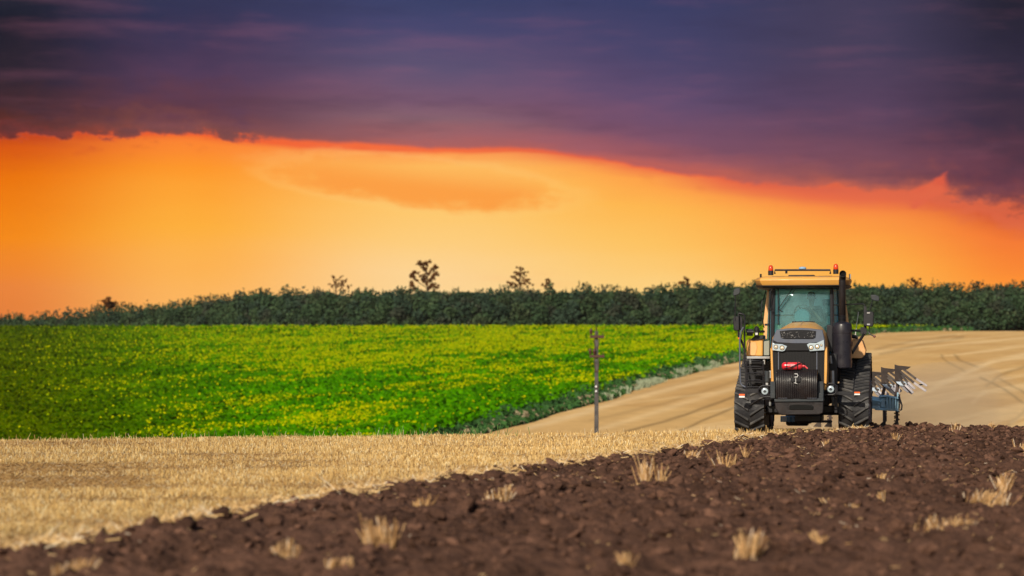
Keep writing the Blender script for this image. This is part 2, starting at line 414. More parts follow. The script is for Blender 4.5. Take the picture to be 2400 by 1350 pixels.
I2 = np.arange(560*560).reshape(560, 560)
F2 = np.stack([I2[:-1,:-1], I2[:-1,1:], I2[1:,1:], I2[1:,:-1]], -1).reshape(-1, 4)
M_far = colmat('far stubble', .95, .1)
o = npmesh('harvested_field', np.stack([Xf, Yf, Zf], -1).reshape(-1, 3), F2, C.reshape(-1, 3), M_far, True)
tag(o, kind='structure')
v, f = sub((zone == 2) & (fx > .345*fy+4))
o = npmesh('harvested_field', v, f, np.tile(c0, (len(v), 1)), M_far, True); tag(o, kind='structure')

# ------------------------------------------------------------ sunflower crop
def crop():
    VV, FF, CC = [], [], []; off = 0
    def put(V, F, C):
        nonlocal off
        VV.append(V); FF.append(F+off); CC.append(C); off += len(V)
    # lumpy canopy
    yb = 152*np.exp(np.linspace(0, math.log(603/152), 260)); sx = np.linspace(0, 1, 330)
    Y = np.repeat(yb[:,None], 330, 1); Xr = np.minimum(Bs(Y)-2.5, .40*Y); X = -.42*Y + (Xr+.42*Y)*sx[None,:]
    Z = H(X, Y) + 1.25 + (fbm(X*1.1, Y*1.1, 2, 3)-.5)*.7
    Z[:, -1] -= 1.3; Z[-1, :] -= 1.3
    g = fbm(X/5, Y/9, 77, 3)[...,None]
    C = np.array([.018,.060,.0])*(1-g) + np.array([.05,.10,.0])*g
    I = np.arange(Y.size).reshape(Y.shape)
    put(np.stack([X, Y, Z], -1).reshape(-1, 3), np.stack([I[:-1,:-1], I[:-1,1:], I[1:,1:], I[1:,:-1]], -1).reshape(-1, 4), C.reshape(-1, 3))
    def scatter(n):
        # even on the picture: density falls with distance
        t = rng.random(n); q = 1/ (1/153 + t*(1/603-1/153)); s = rng.random(n)
        xr = np.minimum(Bs(q)-1.8+rng.normal(0, .7, n), .40*q); return -.42*q + (xr+.42*q)*s, q
    def bloom(x, y):
        a = fbm((x-y*.25)/3.4, y/24, 91, 4, .6); b = fbm(x/2.2, y/3.5, 55, 2); c_ = fbm(x/26, y/50, 14, 2); up = sstep(y, 190, 460)
        r = np.clip(sstep(a*.65+b*.35+(c_-.5)*.35+up*.12, .47, .66), .04, 1)*(.45+.55*up)
        return r*(.03+.97*sstep(x/y, -.24, -.04))  # bloom thinned to the left, where vignette shade is put into the colour
    n = 360000; x, y = scatter(n)
    p = np.stack([x, y, H(x, y)+1.05+rng.random(n)*.65], -1)
    nm = randunit(n)*.8 + np.array([0,-.35,.75]); nm /= np.linalg.norm(nm, axis=1, keepdims=True)
    u = perp(nm); w = np.cross(nm, u); sz = ((.09+.09*rng.random(n))*(1+y/620))[:,None]
    g = rng.random((n,1)); pat = fbm(x/4.5, y/11, 77, 3)[:,None]
    C = np.array([.020,.120,.0])*(1-g) + np.array([.075,.25,.0])*g; C = C*(.6+.8*pat); vign = (1-sstep(x/y, -.23, -.10))[:,None]*.85; C = C*(1-vign)+C*np.array([1.25,.42,1.])*vign  # leaves darkened to olive at the left; vignette shade put into the colour
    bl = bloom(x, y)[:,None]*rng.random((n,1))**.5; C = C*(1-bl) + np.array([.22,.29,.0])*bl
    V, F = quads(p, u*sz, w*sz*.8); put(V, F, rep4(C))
    # flower heads
    n = 330000; x, y = scatter(n)
    prob = bloom(x, y)*.46
    k = rng.random(n) < prob; x, y = x[k], y[k]; n = len(x)
    p = np.stack([x, y, H(x, y)+1.55+rng.random(n)*.28], -1)
    nm = rng.normal(0, .28, (n, 3)) + np.array([-.25,-.8,.35]); nm /= np.linalg.norm(nm, axis=1, keepdims=True)
    u = perp(nm); w = np.cross(nm, u); sz = ((.055+.04*rng.random(n))*(1+y/1000))[:,None]
    g = rng.random((n,1)); C = np.array([.20,.28,.0])*(1-g) + np.array([.40,.39,.0])*g
    V, F = quads(p, u*sz, w*sz); put(V, F, rep4(C))
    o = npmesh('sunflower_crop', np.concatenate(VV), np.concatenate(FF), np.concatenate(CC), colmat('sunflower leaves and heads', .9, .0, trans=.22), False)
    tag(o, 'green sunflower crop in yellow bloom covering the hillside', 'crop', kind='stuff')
crop()
# weedy strip along the lower edge of the sunflowers
def strip():
    n = 60000; t = rng.random(n); y = 1/(1/165+t*(1/640-1/165)); off = rng.normal(0, 1, n)
    wid = .9+.7*vn(y/14, y*0, 6)
    x = Bs(y)-1.8 + np.clip(off, -2, 2)*wid*.8
    hh = (.85-.30*np.abs(np.clip(off, -2, 2)))*(1.0+.9*vn(y/5, x/4, 9)); z = H(x, y)+rng.random(n)*np.maximum(hh, .15)
    nm = randunit(n)+np.array([0,-.4,.5]); nm /= np.linalg.norm(nm, axis=1, keepdims=True)
    u = perp(nm); w = np.cross(nm, u); sz = ((.12+.14*rng.random(n))*(1+y/600))[:,None]
    g = rng.random((n,1)); C = np.array([.018,.060,.016])*(1-g) + np.array([.045,.125,.028])*g
    dry = (off > .9)[:,None]*(rng.random((n,1)) < .15); C = np.where(dry, np.array([.24,.20,.12]), C)
    V, F = quads(np.stack([x, y, z], -1), u*sz, w*sz)
    o = npmesh('weed_strip', V, F, rep4(C), colmat('weeds', .85, .2, trans=.1)); tag(o, 'dark green weeds growing along the edge of the sunflowers', 'weeds', kind='stuff')
    # feathery pale grass
    VV = []; CC = []
    n = 16000; t = rng.random(n)
    y = np.where(t < .62, rng.uniform(248, 296, n), rng.uniform(300, 350, n)); a = vn(y/3, y*0, 19)
    keep = rng.random(n) < sstep(a, .1, .9)*.6; y = y[keep]; n = len(y)
    x = Bs(y)+rng.normal(.1, .38, n); hgt = .3+.6*rng.random(n)*vn(y/4, x*0, 23)*1.6
    b = np.stack([x, y, H(x, y)], -1); lean = rng.normal(0, .18, (n, 3)); lean[:,2] = 1
    u = np.stack([rng.normal(1, .2, n), rng.normal(0, .3, n), np.zeros(n)], -1)*.035
    V, F = quads(b+lean*hgt[:,None]/2, u, lean*hgt[:,None]/2)
    g = rng.random((n,1)); C = np.array([.16,.20,.12])*(1-g) + np.array([.36,.40,.27])*g
    o = npmesh('pale_grass', V, F, rep4(C), colmat('feathery grass', .8, .2, trans=.15)); tag(o, 'pale feathery grass between the weeds and the harvested slope', 'grass', kind='stuff')
strip()

# ------------------------------------------------------------ forest
PROF = [(-700,752),(-200,745),(0,739),(60,741),(100,729),(150,724),(170,735),(250,714),(300,719),(340,717),(400,706),(470,696),(500,691),(600,684),(700,679),(740,677),(790,681),(850,679),(1000,679),(1100,676),(1300,676),(1400,671),(1500,677),(1600,671),(1650,667),(1760,667),(2000,669),(2100,666),(2200,669),(2300,669),(2400,664),(3200,660)]
def forest_base(x):
    return 616 + np.interp(x, [-260,-140,-70,-30], [110,95,30,0])
def leafcluster(c, rad, n, size, cols, up=.5):
    """leaf quads spread through a lumpy ellipsoid"""
    d = randunit(n); r = rng.random((n,1))**.33
    lump = .72+.5*vn(d[:,0]*2.1+c[0]*.37, d[:,2]*2.1+d[:,1]*1.7+c[1]*.11, 3)[:,None]
    p = np.array(c) + d*r*lump*np.array(rad)
    nm = d*.45+randunit(n)*.8+np.array([0,-.1,up]); nm /= np.linalg.norm(nm, axis=1, keepdims=True)
    u = perp(nm); w = np.cross(nm, u); sz = size*(.6+.8*rng.random((n,1)))
    g = rng.random((n,1)); C = np.array(cols[0])*(1-g)+np.array(cols[1])*g
    V, F = quads(p, u*sz, w*sz*.8); pn = .72+.56*fbm(p[:,0]/1.6, p[:,2]/1.3+p[:,1]*.2, 29, 3)[:,None]
    return V, F, rep4(C*pn)
M_leaf = colmat('forest leaves', .95, .0, trans=.35)
def forest():
    VV, FF, CC = [], [], []; off = 0
    kinds = [((.038,.074,.036),(.066,.110,.056)), ((.040,.074,.034),(.080,.124,.060)), ((.032,.058,.038),(.058,.092,.060)), ((.044,.070,.034),(.084,.112,.058)), ((.042,.054,.038),(.074,.086,.058))]
    trees = []
    for row, (dyy, step) in enumerate([(0, 2.6), (4, 2.5), (9, 2.5), (15, 2.6)]):
        x = -250.
        while x < 235:
            x += step*(.65+.7*random.random()); yb_ = float(forest_base(x))+dyy+random.uniform(-1.5, 1.5)
            px = 1200+FPX*x/yb_
            top = EYE + (HZ-float(np.interp(px, *zip(*PROF))))/FPX*yb_
            if abs(px-1200) > 1750 and random.random() < .5: continue
            trees.append((x, yb_, top, row, px))
    for x, yb_, top, row, px in trees:
        g = float(H(x, yb_)); h = top-g
        h *= 1+(.20*(fbm(np.array([x/9.]), np.array([row*3.1]), 63, 3)[0]-.5))*(row>1)
        if row == 0: h *= random.uniform(.45, .74)
        elif row == 1: h *= random.uniform(.72, .95)
        else: h *= random.uniform(.90, 1.02) + (.07 if random.random() < .08 else 0)
        h = max(h, 3.0); w = min(random.uniform(2.3, 4.0), h*.46); k = kinds[random.choice([0,0,1,1,2,2,3,4])]
        inside = abs(px-1200) < 1500
        n = int((620 if row < 2 else 520)*(1 if inside else .4))
        for j in range(3):
            k = kinds[random.choice([0,0,1,1,2,2,3,4])]; cc = (x+random.uniform(-.9,.9)*w*(1-.3*j), yb_+random.uniform(-.6,.6), g+h*(.28+.25*j+random.uniform(-.06,.06)*(j<2))); rr = w*(1.15-.22*j)
            V, F, C = leafcluster(cc, (rr, rr, h*.27), n//3, .29, k)
            VV.append(V); FF.append(F+off); CC.append(C); off += len(V)
        if random.random() < .8 and row >= 2:      # a thin leader above the crown
            V, F, C = leafcluster((x+random.uniform(-.6,.6), yb_, g+h*1.0), (.20, .20, random.uniform(.5, 1.5)), 16, .16, k)
            VV.append(V); FF.append(F+off); CC.append(C); off += len(V)
    # solid wood behind the leaves
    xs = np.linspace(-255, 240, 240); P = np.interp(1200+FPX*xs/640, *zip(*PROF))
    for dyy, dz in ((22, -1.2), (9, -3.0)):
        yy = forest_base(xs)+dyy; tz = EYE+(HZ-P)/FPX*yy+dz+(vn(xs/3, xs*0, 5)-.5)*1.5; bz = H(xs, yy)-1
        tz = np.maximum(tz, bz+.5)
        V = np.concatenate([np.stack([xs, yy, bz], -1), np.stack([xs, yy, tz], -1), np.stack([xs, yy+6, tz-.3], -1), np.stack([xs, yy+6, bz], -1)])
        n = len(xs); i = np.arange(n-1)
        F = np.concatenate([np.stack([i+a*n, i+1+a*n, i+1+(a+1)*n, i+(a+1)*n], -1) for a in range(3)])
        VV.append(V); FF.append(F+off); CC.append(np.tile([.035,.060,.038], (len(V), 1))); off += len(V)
    o = npmesh('forest', np.concatenate(VV), np.concatenate(FF), np.concatenate(CC), M_leaf)
    tag(o, 'dark green wood along the ridge behind the fields', 'forest', kind='stuff')
forest()
M_bark = mat('bark', (.05,.032,.02), .9, bump=.4, bscale=8)
M_dry = colmat('russet leaves', .9, .0, trans=.6)
def lonetree(px, yw, clumps, label, rad=.66, dens=70, leaf=.13, seed=0):
    rs = random.Random(seed); x = (px-1200)/FPX*yw; g = float(H(x, yw)); root = empty('tree', (x, yw, g)); tag(root, label, 'tree', 'trees standing above the wood')
    pts = [Vector(((a-px)/FPX*yw, rs.uniform(-1.3, 1.3), EYE+(HZ-b)/FPX*yw-g)) for a, b in clumps]
    h = max(p.z for p in pts); t = MB(); top = max(pts, key=lambda p: p.z)
    def axis(z): f = max(0, z/h); return Vector((top.x*f**2, top.y*f**2, z))
    t.tube([Vector((0,0,-.3)), axis(h*.35), axis(h*.6), axis(h*.85), top], [.30,.24,.17,.09,.03], 8)
    VV, FF, CC = [], [], []; off = 0
    for p in pts:
        b = axis(max(h*.45, p.z-1.2-abs(p.x)*.5)); mid = (b*.45+p*.55)+Vector((0,0,-.25)); t.tube([b, mid, p], [.10,.07,.025], 5)
        sub_ = [p]+[p+Vector((rs.uniform(-1.0,1.0), rs.uniform(-.6,.6), rs.uniform(-.6,.9))) for _ in range(3)]+[mid.lerp(p, .4)]
        for q in sub_[1:4]: t.tube([p, q], [.03,.01], 4)
        for q in sub_:
            r = rad*rs.uniform(.6, 1.15); V, F, C = leafcluster(tuple(q), (r, r, r*.85), int(dens*rs.uniform(.5, 1.2)), leaf, ((.13,.045,.014),(.30,.12,.035)))
            VV.append(V); FF.append(F+off); CC.append(C); off += len(V)
    t.build('trunk', M_bark, root)
    npmesh('crown', np.concatenate(VV), np.concatenate(FF), np.concatenate(CC), M_dry, parent=root)
lonetree(1003, 641, [(987,620),(1000,616),(994,628),(1008,636),(1022,628),(980,640),(969,649),(999,648),(1012,652),(1019,642),(990,655),(1000,663),(1014,666),(1023,674),(966,668),(974,675),(962,646),(1004,674)], 'tallest tree above the wood, with a broad gappy crown leaning to the left', seed=3)
lonetree(1216, 641, [(1219,627),(1213,639),(1221,641),(1231,638),(1205,648),(1227,652),(1214,655),(1236,659),(1200,667),(1191,662),(1222,664),(1242,664),(1211,668)], 'slender tree above the wood, with a narrow pointed crown', .36, seed=8)
lonetree(797, 641, [(797,652),(786,660),(801,661),(812,658),(775,666),(790,669),(806,670),(816,674),(780,650)], 'low bare-looking tree with forked twigs at the left above the wood', .34, 30, .12, seed=12)
lonetree(1608, 641, [(1608,653),(1603,661),(1612,663),(1599,667),(1616,668)], 'small spiky treetop above the wood, nearest left of the tractor', .36, seed=14)
lonetree(1284, 641, [(1281,658),(1289,660),(1279,668),(1290,670)], 'small forked treetop just right of the slender tree', .34, seed=5)
lonetree(256, 705, [(247,708),(256,704),(264,709),(250,714),(262,716)], 'round bushy treetop on the low left end of the wood', .6, 50, .2, seed=15)
lonetree(2143, 641, [(2143,657),(2151,660),(2135,662),(2147,667)], 'small broken treetop above the wood to the right of the tractor', .36, seed=21)

# ------------------------------------------------------------ power pole
M_conc = mat('weathered concrete', (.055,.05,.05), .9, col2=(.095,.085,.08), nscale=5, bump=.3, bscale=25)
M_rust = mat('rusty steel', (.055,.028,.02), .8, col2=(.09,.045,.03), nscale=20)
M_porc = mat('brown porcelain', (.06,.022,.018), .35)
M_white = mat('white porcelain', (.8,.8,.8), .4)
YP = 120.
def pp_(px, py, yw=YP): return ((px-1398)/FPX*yw, 0, EYE+(HZ-py)/FPX*yw)
gx = (1398-1200)/FPX*YP; gz = float(H(gx, YP))
pole = empty('utility_pole', (gx, YP, gz)); tag(pole, 'concrete power pole with two rusty crossarms in front of the sunflowers', 'power pole')
def L(px, py): a = pp_(px, py); return Vector((a[0], 0, a[2]-gz))
def tap(wt, wb, zt, zb, mb, d=.2):
    mb.loft([[(-wb,-wb*.8,zb),(wb,-wb*.8,zb),(wb,wb*.8,zb),(-wb,wb*.8,zb)], [(-wt,-wt*.8,zt),(wt,-wt*.8,zt),(wt,wt*.8,zt),(-wt,wt*.8,zt)]])
m = MB(); tap(.085, .135, L(1398,776).z, -.4, m); m.build('shaft', M_conc, pole, .012)
for py_, w0, w1, p2 in ((789, 1384, 1414, 820), (835, 1383, 1415, 872)):
    m = MB(); a = L(w0, py_); b = L(w1, py_); m.cbox(((a.x+b.x)/2, -.14, a.z), (b.x-a.x+.06, .10, .15)); m.build('crossarm', M_rust, pole, .006)
    m = MB(); hw = .15
    for s in (-1, 1):
        m.tube([(s*hw, -.12, a.z-.03), (s*.075, -.12, L(1398, p2).z)], .022, 6)
    m.build('brace', M_rust, pole)
def insul(px, py, big=True):
    b = L(px, py); m = MB()
    if big: m.lathe([(.015,-.25),(.025,-.07),(.07,-.06),(.082,.03),(.06,.05),(.082,.08),(.078,.16),(.045,.22),(.001,.23)], (b.x, -.14, b.z), n=12); m.build('insulator', M_porc, pole)
    else: m.tube([(b.x,-.14,b.z-.05),(b.x,-.14,b.z+.17)], .014, 6); m.build('insulator_pin', M_rust, pole)
insul(1385, 780); insul(1398, 783, False); insul(1413, 786, False); insul(1383, 827); insul(1393, 827); insul(1414, 832, False)
m = MB(); m.tube([(0,-.02,L(1398,780).z),(0,-.02,L(1398,767).z)], .028, 8); m.build('top_pin', M_rust, pole)
for py_ in (906, 917):
    m = MB(); b = L(1397, py_); m.lathe([(.02,0),(.05,.01),(.055,.05),(.04,.08),(.05,.10),(.001,.115)], (b.x, -.16, b.z-.05), n=12); m.build('insulator', M_white, pole)
m = MB(); m.cbox((0,0,L(1398,907).z),(.27,.24,.04)); m.build('band', M_rust, pole)
m = MB(); m.cbox((0,0,L(1398,871).z),(.24,.22,.035)); m.build('band', M_rust, pole)
# ------------------------------------------------------------ tracked tractor
TO = Vector((6.57, 50, -.10)); PHI = R(10.5); CP, SP = math.cos(PHI), math.sin(PHI)
def T(px, py, v):
    """tractor-local point at depth v behind the tracks' front, measured from the photo"""
    a = (px-1200)/FPX; b = (HZ-py)/FPX
    lx = (a*(TO.y+v*CP)-TO.x-v*SP)/(CP+a*SP); t = TO.y-lx*SP+v*CP
    return Vector((lx, v, EYE+t*b-TO.z))
def TP(mb, pts, v0, v1, tilt=0):
    P = [T(a, b, v0) for a, b in pts]
    mb.loft([[(p.x, p.y, p.z) for p in P], [(p.x, v1, p.z) for p in P]]); return mb
def TB(mb, x0, y0, x1, y1, v0, v1):
    a = T(x0, y0, v0); b = T(x1, y1, v0); mb.box((a.x, v0, b.z), (b.x, v1, a.z)); return mb
def TT(mb, pts, r, n=8): return mb.tube([T(*p) for p in pts], r, n)
M_or = mat('ochre paint', (.60,.30,.062), .42, coat=.25, dirt=((.46,.26,.11), .35))
M_orl = mat('ochre paint trim', (.66,.34,.13), .4, coat=.3, dirt=((.55,.38,.22), .4))
M_blk = mat('black plastic', (.013,.013,.017), .45, dirt=((.035,.032,.034), .3))
M_deep = mat('matt black grille', (.006,.006,.008), .6)
M_char = mat('charcoal plastic', (.075,.088,.125), .42, dirt=((.10,.09,.09), .3))
M_iron = mat('black painted iron', (.014,.012,.014), .38, dirt=((.030,.019,.016), .45), bump=.2, bscale=60)
M_chd = mat('dark grey casting', (.030,.036,.043), .5, dirt=((.045,.04,.036), .4))
M_rub = mat('dusty rubber', (.014,.014,.017), .55, dirt=((.085,.08,.078), .35), bump=.3, bscale=40)
M_lug = mat('dust worn tread', (.042,.041,.043), .6, dirt=((.16,.15,.14), .5), bump=.3, bscale=30)
M_steel = mat('grey steel', (.32,.33,.34), .45, metal=.6, dirt=((.2,.16,.12), .5))
M_chrome = mat('reflector', (.85,.87,.9), .12, metal=1)
M_lens = mat('clear lens', (.36,.44,.50), .2, coat=.8)
M_rimw = mat('dirty pale wheel', (.16,.13,.13), .6, dirt=((.12,.08,.05), .7))
M_beac = mat('orange beacon lens', (.60,.045,.005), .2, coat=.6)
M_red = mat('red enamel', (.55,.012,.025), .35, coat=.4, dirt=((.5,.25,.22), .5))
M_marko = mat('orange reflector', (.85,.12,.02), .3)
M_markw = mat('white reflector', (.75,.75,.73), .4)
M_paintw = mat('white marking', (.55,.55,.55), .5)
M_mesh = mat('grille mesh', (.006,.006,.009), .6, bump=.5, bscale=90)
M_seat = mat('teal grey seat cloth', (.045,.10,.12), .8)
def glass(name, tint, refl=.12, haze=.10, dif=(.30,.52,.55), fk=.4, tl=0):
    m = bpy.data.materials.new(name); m.use_nodes = True; t = m.node_tree; t.nodes.clear()
    tr = t.nodes.new('ShaderNodeBsdfTransparent'); tr.inputs[0].default_value = (*tint, 1)
    gl = t.nodes.new('ShaderNodeBsdfGlossy'); gl.inputs['Roughness'].default_value = .03; gl.inputs[0].default_value = (.7,.97,1,1)
    df = t.nodes.new('ShaderNodeBsdfDiffuse'); df.inputs[0].default_value = (*dif,1)
    lw = t.nodes.new('ShaderNodeFresnel'); lw.inputs[0].default_value = 1.5
    ad = t.nodes.new('ShaderNodeMath'); ad.operation = 'MULTIPLY_ADD'; ad.inputs[1].default_value = fk; ad.inputs[2].default_value = refl; t.links.new(lw.outputs[0], ad.inputs[0])
    tc = t.nodes.new('ShaderNodeTexCoord'); nz = t.nodes.new('ShaderNodeTexNoise'); nz.inputs['Scale'].default_value = 4; nz.inputs['Detail'].default_value = 8
    t.links.new(tc.outputs['Object'], nz.inputs['Vector']); mr = t.nodes.new('ShaderNodeMapRange'); t.links.new(nz.outputs[0], mr.inputs[0])
    mr.inputs[1].default_value = .35; mr.inputs[2].default_value = .7; mr.inputs[3].default_value = haze*.5; mr.inputs[4].default_value = min(haze*1.8, 1)
    dsrc = df.outputs[0]
    if tl:
        tn = t.nodes.new('ShaderNodeBsdfTranslucent'); tn.inputs[0].default_value = (*dif,1); m3 = t.nodes.new('ShaderNodeMixShader'); m3.inputs[0].default_value = tl; t.links.new(df.outputs[0], m3.inputs[1]); t.links.new(tn.outputs[0], m3.inputs[2]); dsrc = m3.outputs[0]
    m1 = t.nodes.new('ShaderNodeMixShader'); t.links.new(ad.outputs[0], m1.inputs[0]); t.links.new(tr.outputs[0], m1.inputs[1]); t.links.new(gl.outputs[0], m1.inputs[2])
    m2 = t.nodes.new('ShaderNodeMixShader'); t.links.new(mr.outputs[0], m2.inputs[0]); t.links.new(m1.outputs[0], m2.inputs[1]); t.links.new(dsrc, m2.inputs[2])
    o = t.nodes.new('ShaderNodeOutputMaterial'); t.links.new(m2.outputs[0], o.inputs[0]); return m
M_glass = glass('teal tinted glass', (.76,.99,1.0), .03, .035, fk=.5)
M_glass2 = glass('blue tinted glass', (.55,.78,.90), .01, .20, fk=.06)
M_glass3 = glass('brightened rear glass', (.50,.90,.95), .0, .88, (.80,1.,1.), fk=.1, tl=.7)  # pane made pale and translucent; brightness behind the driver put into its colour

def build_tractor():
    t = empty('tracked_tractor', TO, -PHI)
    tag(t, 'ochre crawler tractor with black rubber tracks pulling a plough over the field crest', 'tractor')
    # ---- tracks
    cF, rF, cR, rR = (.50, .52), .49, (3.12, .91), .88
    pts = []
    for (c, r) in ((cF, rF), (cR, rR)):
        for k in range(160):
            a = k*math.pi/80; pts.append((c[0]+r*math.cos(a), c[1]+r*math.sin(a)))
    pts = sorted(set(pts))
    def half(p):
        h = []
        for q in p:
            while len(h) > 1 and (h[-1][0]-h[-2][0])*(q[1]-h[-2][1])-(h[-1][1]-h[-2][1])*(q[0]-h[-2][0]) <= 0: h.pop()
            h.append(q)
        return h
    hull = half(pts)[:-1] + half(pts[::-1])[:-1]
    Ph = np.array(hull+[hull[0]]); d = np.hypot(*np.diff(Ph, axis=0).T); s = np.concatenate([[0], np.cumsum(d)]); Ltot = s[-1]
    def at(q):
        q = q % Ltot; i = min(np.searchsorted(s, q, 'right')-1, len(d)-1); f = (q-s[i])/d[i]
        p = Ph[i]*(1-f)+Ph[i+1]*f; tg = (Ph[i+1]-Ph[i])/d[i]; return p, tg, np.array([tg[1], -tg[0]])
    def track(cx, side):
        w = .34
        m = MB(); N = 150
        ro, ri = [], []
        rings = []
        for k in range(N+1):
            p, tg, n = at(k*Ltot/N); o_ = p; i_ = p-n*.045
            rings.append([(cx-w, o_[0], o_[1]), (cx+w, o_[0], o_[1]), (cx+w, i_[0], i_[1]), (cx-w, i_[0], i_[1])])
        m.loft(rings[:-1]+[rings[0]], cap=False)
        b = m.build('track', M_rub, t, 0, 40); m = MB()
        # chevron lugs, moulded on the belt
        pitch = Ltot/round(Ltot/.225); NL = round(Ltot/pitch)
        for k in range(NL):
            for sd in (-1, 1):
                s0 = k*pitch + (pitch*.5 if sd > 0 else 0)
                rings = []
                for j in range(6):
                    f = j/5; x = cx+sd*(.015+f*(w-.012)); q = s0 - f*.20*(1 if f < .85 else .93)
                    p0, tg0, n0 = at(q-.028); p1, tg1, n1 = at(q+.028)
                    hgt = .052 if f < .9 else .045
                    rings.append([(x, p0[0], p0[1]), (x, (p0+n0*hgt+tg0*.008)[0], (p0+n0*hgt+tg0*.008)[1]), (x, (p1+n1*hgt-tg1*.008)[0], (p1+n1*hgt-tg1*.008)[1]), (x, p1[0], p1[1])])
                m.loft(rings)
        m.build('tread', M_lug, b, .008, 40)
        # wheels inside the belt
        for (c, r, nm) in ((cF, rF-.055, 'idler_wheel'), (cR, rR-.055, 'drive_wheel')):
            m = MB()
            for k in (-1, 1):
                x0 = k*.31 if k < 0 else .10; x1 = -.10 if k < 0 else .31
                m.lathe([(r*.35, x0),(r*.62, x0+.03),(r*.82, x0+.02),(r*.86, x0),(r, x0),(r, x1),(r*.86, x1),(r*.82, x1-.02),(r*.62, x1-.03),(r*.35, x1)], (cx, c[0], c[1]), 'x', 36)
            m.lathe([(r*.36,-.33),(r*.36,.33)], (cx, c[0], c[1]), 'x', 20)
            wv = m.build(nm, M_rimw, b, 0, 30)
            m = MB()
            for q in range(8):
                a = q*math.pi/4; m.lathe([(.03,-.35),(.03,.35)], (cx, c[0]+r*.27*math.cos(a), c[1]+r*.27*math.sin(a)), 'x', 6)
            m.build('bolts', M_steel, b)
        for q in range(4):
            m = MB(); yy = 1.12+q*.36
            for k in (-.2, .2): m.lathe([(.05,-.10),(.17,-.10),(.17,.10),(.05,.10)], (cx+k, yy, .235), 'x', 20)
            m.build('roller', M_rimw, b, 0, 30)
        m = MB(); m.box((cx-.07, .5, .42), (cx+.07, 2.4, .62)); m.build('track_frame', M_iron, b, .01)
    track(-1.174, -1); track(1.183, 1)
    # ---- chassis between the tracks
    m = MB(); m.box((-.36,-.5,.55),(.36,3.6,1.15)); m.box((-.62,.3,.62),(.62,.75,.95)); m.box((-.80,.35,.45),(.80,.62,.62)); m.box((-.8,2.9,.62),(.8,3.3,1.1)); m.box((-.5,1.0,.85),(.5,3.2,1.35))
    m.build('chassis', M_blk, t, .02)
    m = MB(); m.tube([(-.85,.5,.5),(.85,.5,.5)], .10, 12); m.build('axle', M_iron, t); m = MB(); m.tube([(-.85,3.12,.86),(.85,3.12,.86)], .19, 14); m.build('axle', M_iron, t)
    m = MB(); TB(m, 1862, 972, 1925, 990, .2, 1.6); TB(m, 1868, 985, 1902, 993, .4, 1.4); m.build('belly_plate', M_iron, t, .03)
    m = MB(); m.lathe([(.10,-.25),(.12,-.2),(.12,.2),(.10,.25)], (-.72,.1,1.0), 'z', 14); m.build('hydraulic_tank', M_blk, t)
    for xx in (-.70, .72):
        m = MB(); m.tube([(xx,.1,.75),(xx*.98,.15,1.42)], .045, 10); m.tube([(xx,.1,.62),(xx,.1,.8)], .028, 8); m.build('hydraulic_cylinder', M_steel, t)
    # ---- hood
    def sec(v, w, zb, pr): 
        L_ = [(-w, zb)] + [(-x, z) for x, z in pr] + [(x, z) for x, z in pr[::-1]] + [(w, zb)]
        return [(x, v, z) for x, z in L_]
    m = MB()
    m.loft([sec(-.93,.61,1.00,[(.61,1.4),(.60,1.95),(.575,2.14),(.53,2.21),(.40,2.245),(.20,2.262)]),
            sec(-.80,.62,1.00,[(.625,1.4),(.615,1.98),(.585,2.17),(.53,2.25),(.40,2.30),(.20,2.325)]),
            sec(-.3,.62,1.00,[(.625,1.4),(.61,2.02),(.575,2.22),(.50,2.33),(.36,2.40),(.18,2.43)]),
            sec(.5,.61,1.00,[(.615,1.4),(.60,2.06),(.555,2.27),(.46,2.40),(.31,2.485),(.16,2.505)]),
            sec(1.18,.59,1.00,[(.595,1.4),(.58,2.08),(.54,2.29),(.43,2.43),(.27,2.535),(.14,2.545)])])
    h = m.build('hood', M_or, t, .015, 28)
    m = MB(); m.tube([(0,-.75,2.335),(0,-.2,2.445),(0,.4,2.505),(0,1.1,2.555)], .008, 6); m.build('hood_crease', M_orl, h)
    m = MB(); m.box((-.26,1.14,2.53),(.26,1.24,2.565)); m.build('hood_seal', M_blk, h, .008)
    # front of the hood
    m = MB(); TP(m, [(1819,773),(1845,769.5),(1873,768),(1900,769.5),(1928,773),(1933,797),(1934,812),(1931,822),(1812,822),(1809,812),(1810,797)], -1.00, -.9); m.build('nose_panel', M_char, t, .02)
    m = MB(); TP(m, [(1827.5,776),(1850,773.5),(1873,773),(1895,773.5),(1912.5,776),(1911,791),(1905,794),(1838,794),(1830,791)], -1.02, -.98); scr = m.build('air_intake_screen', M_mesh, t, .006)
    m = MB()
    rs = random.Random(4)
    for _ in range(60):
        p = T(rs.uniform(1831,1909), rs.uniform(777,792), -1.024); m.cbox(p, (rs.uniform(.004,.014), .006, rs.uniform(.004,.009)), Matrix.Rotation(rs.uniform(-1,1), 3, 'Y'))
    c = m.build('chaff', mat('chaff', (.35,.34,.33), .9), scr); c['kind'] = 'stuff'
    m = MB(); TP(m, [(1812,797),(1822,802),(1860,804),(1890,804),(1922,801),(1931,797),(1931,822),(1812,822)], -1.03, -.99); m.build('nose_lip', M_deep, t, .008)
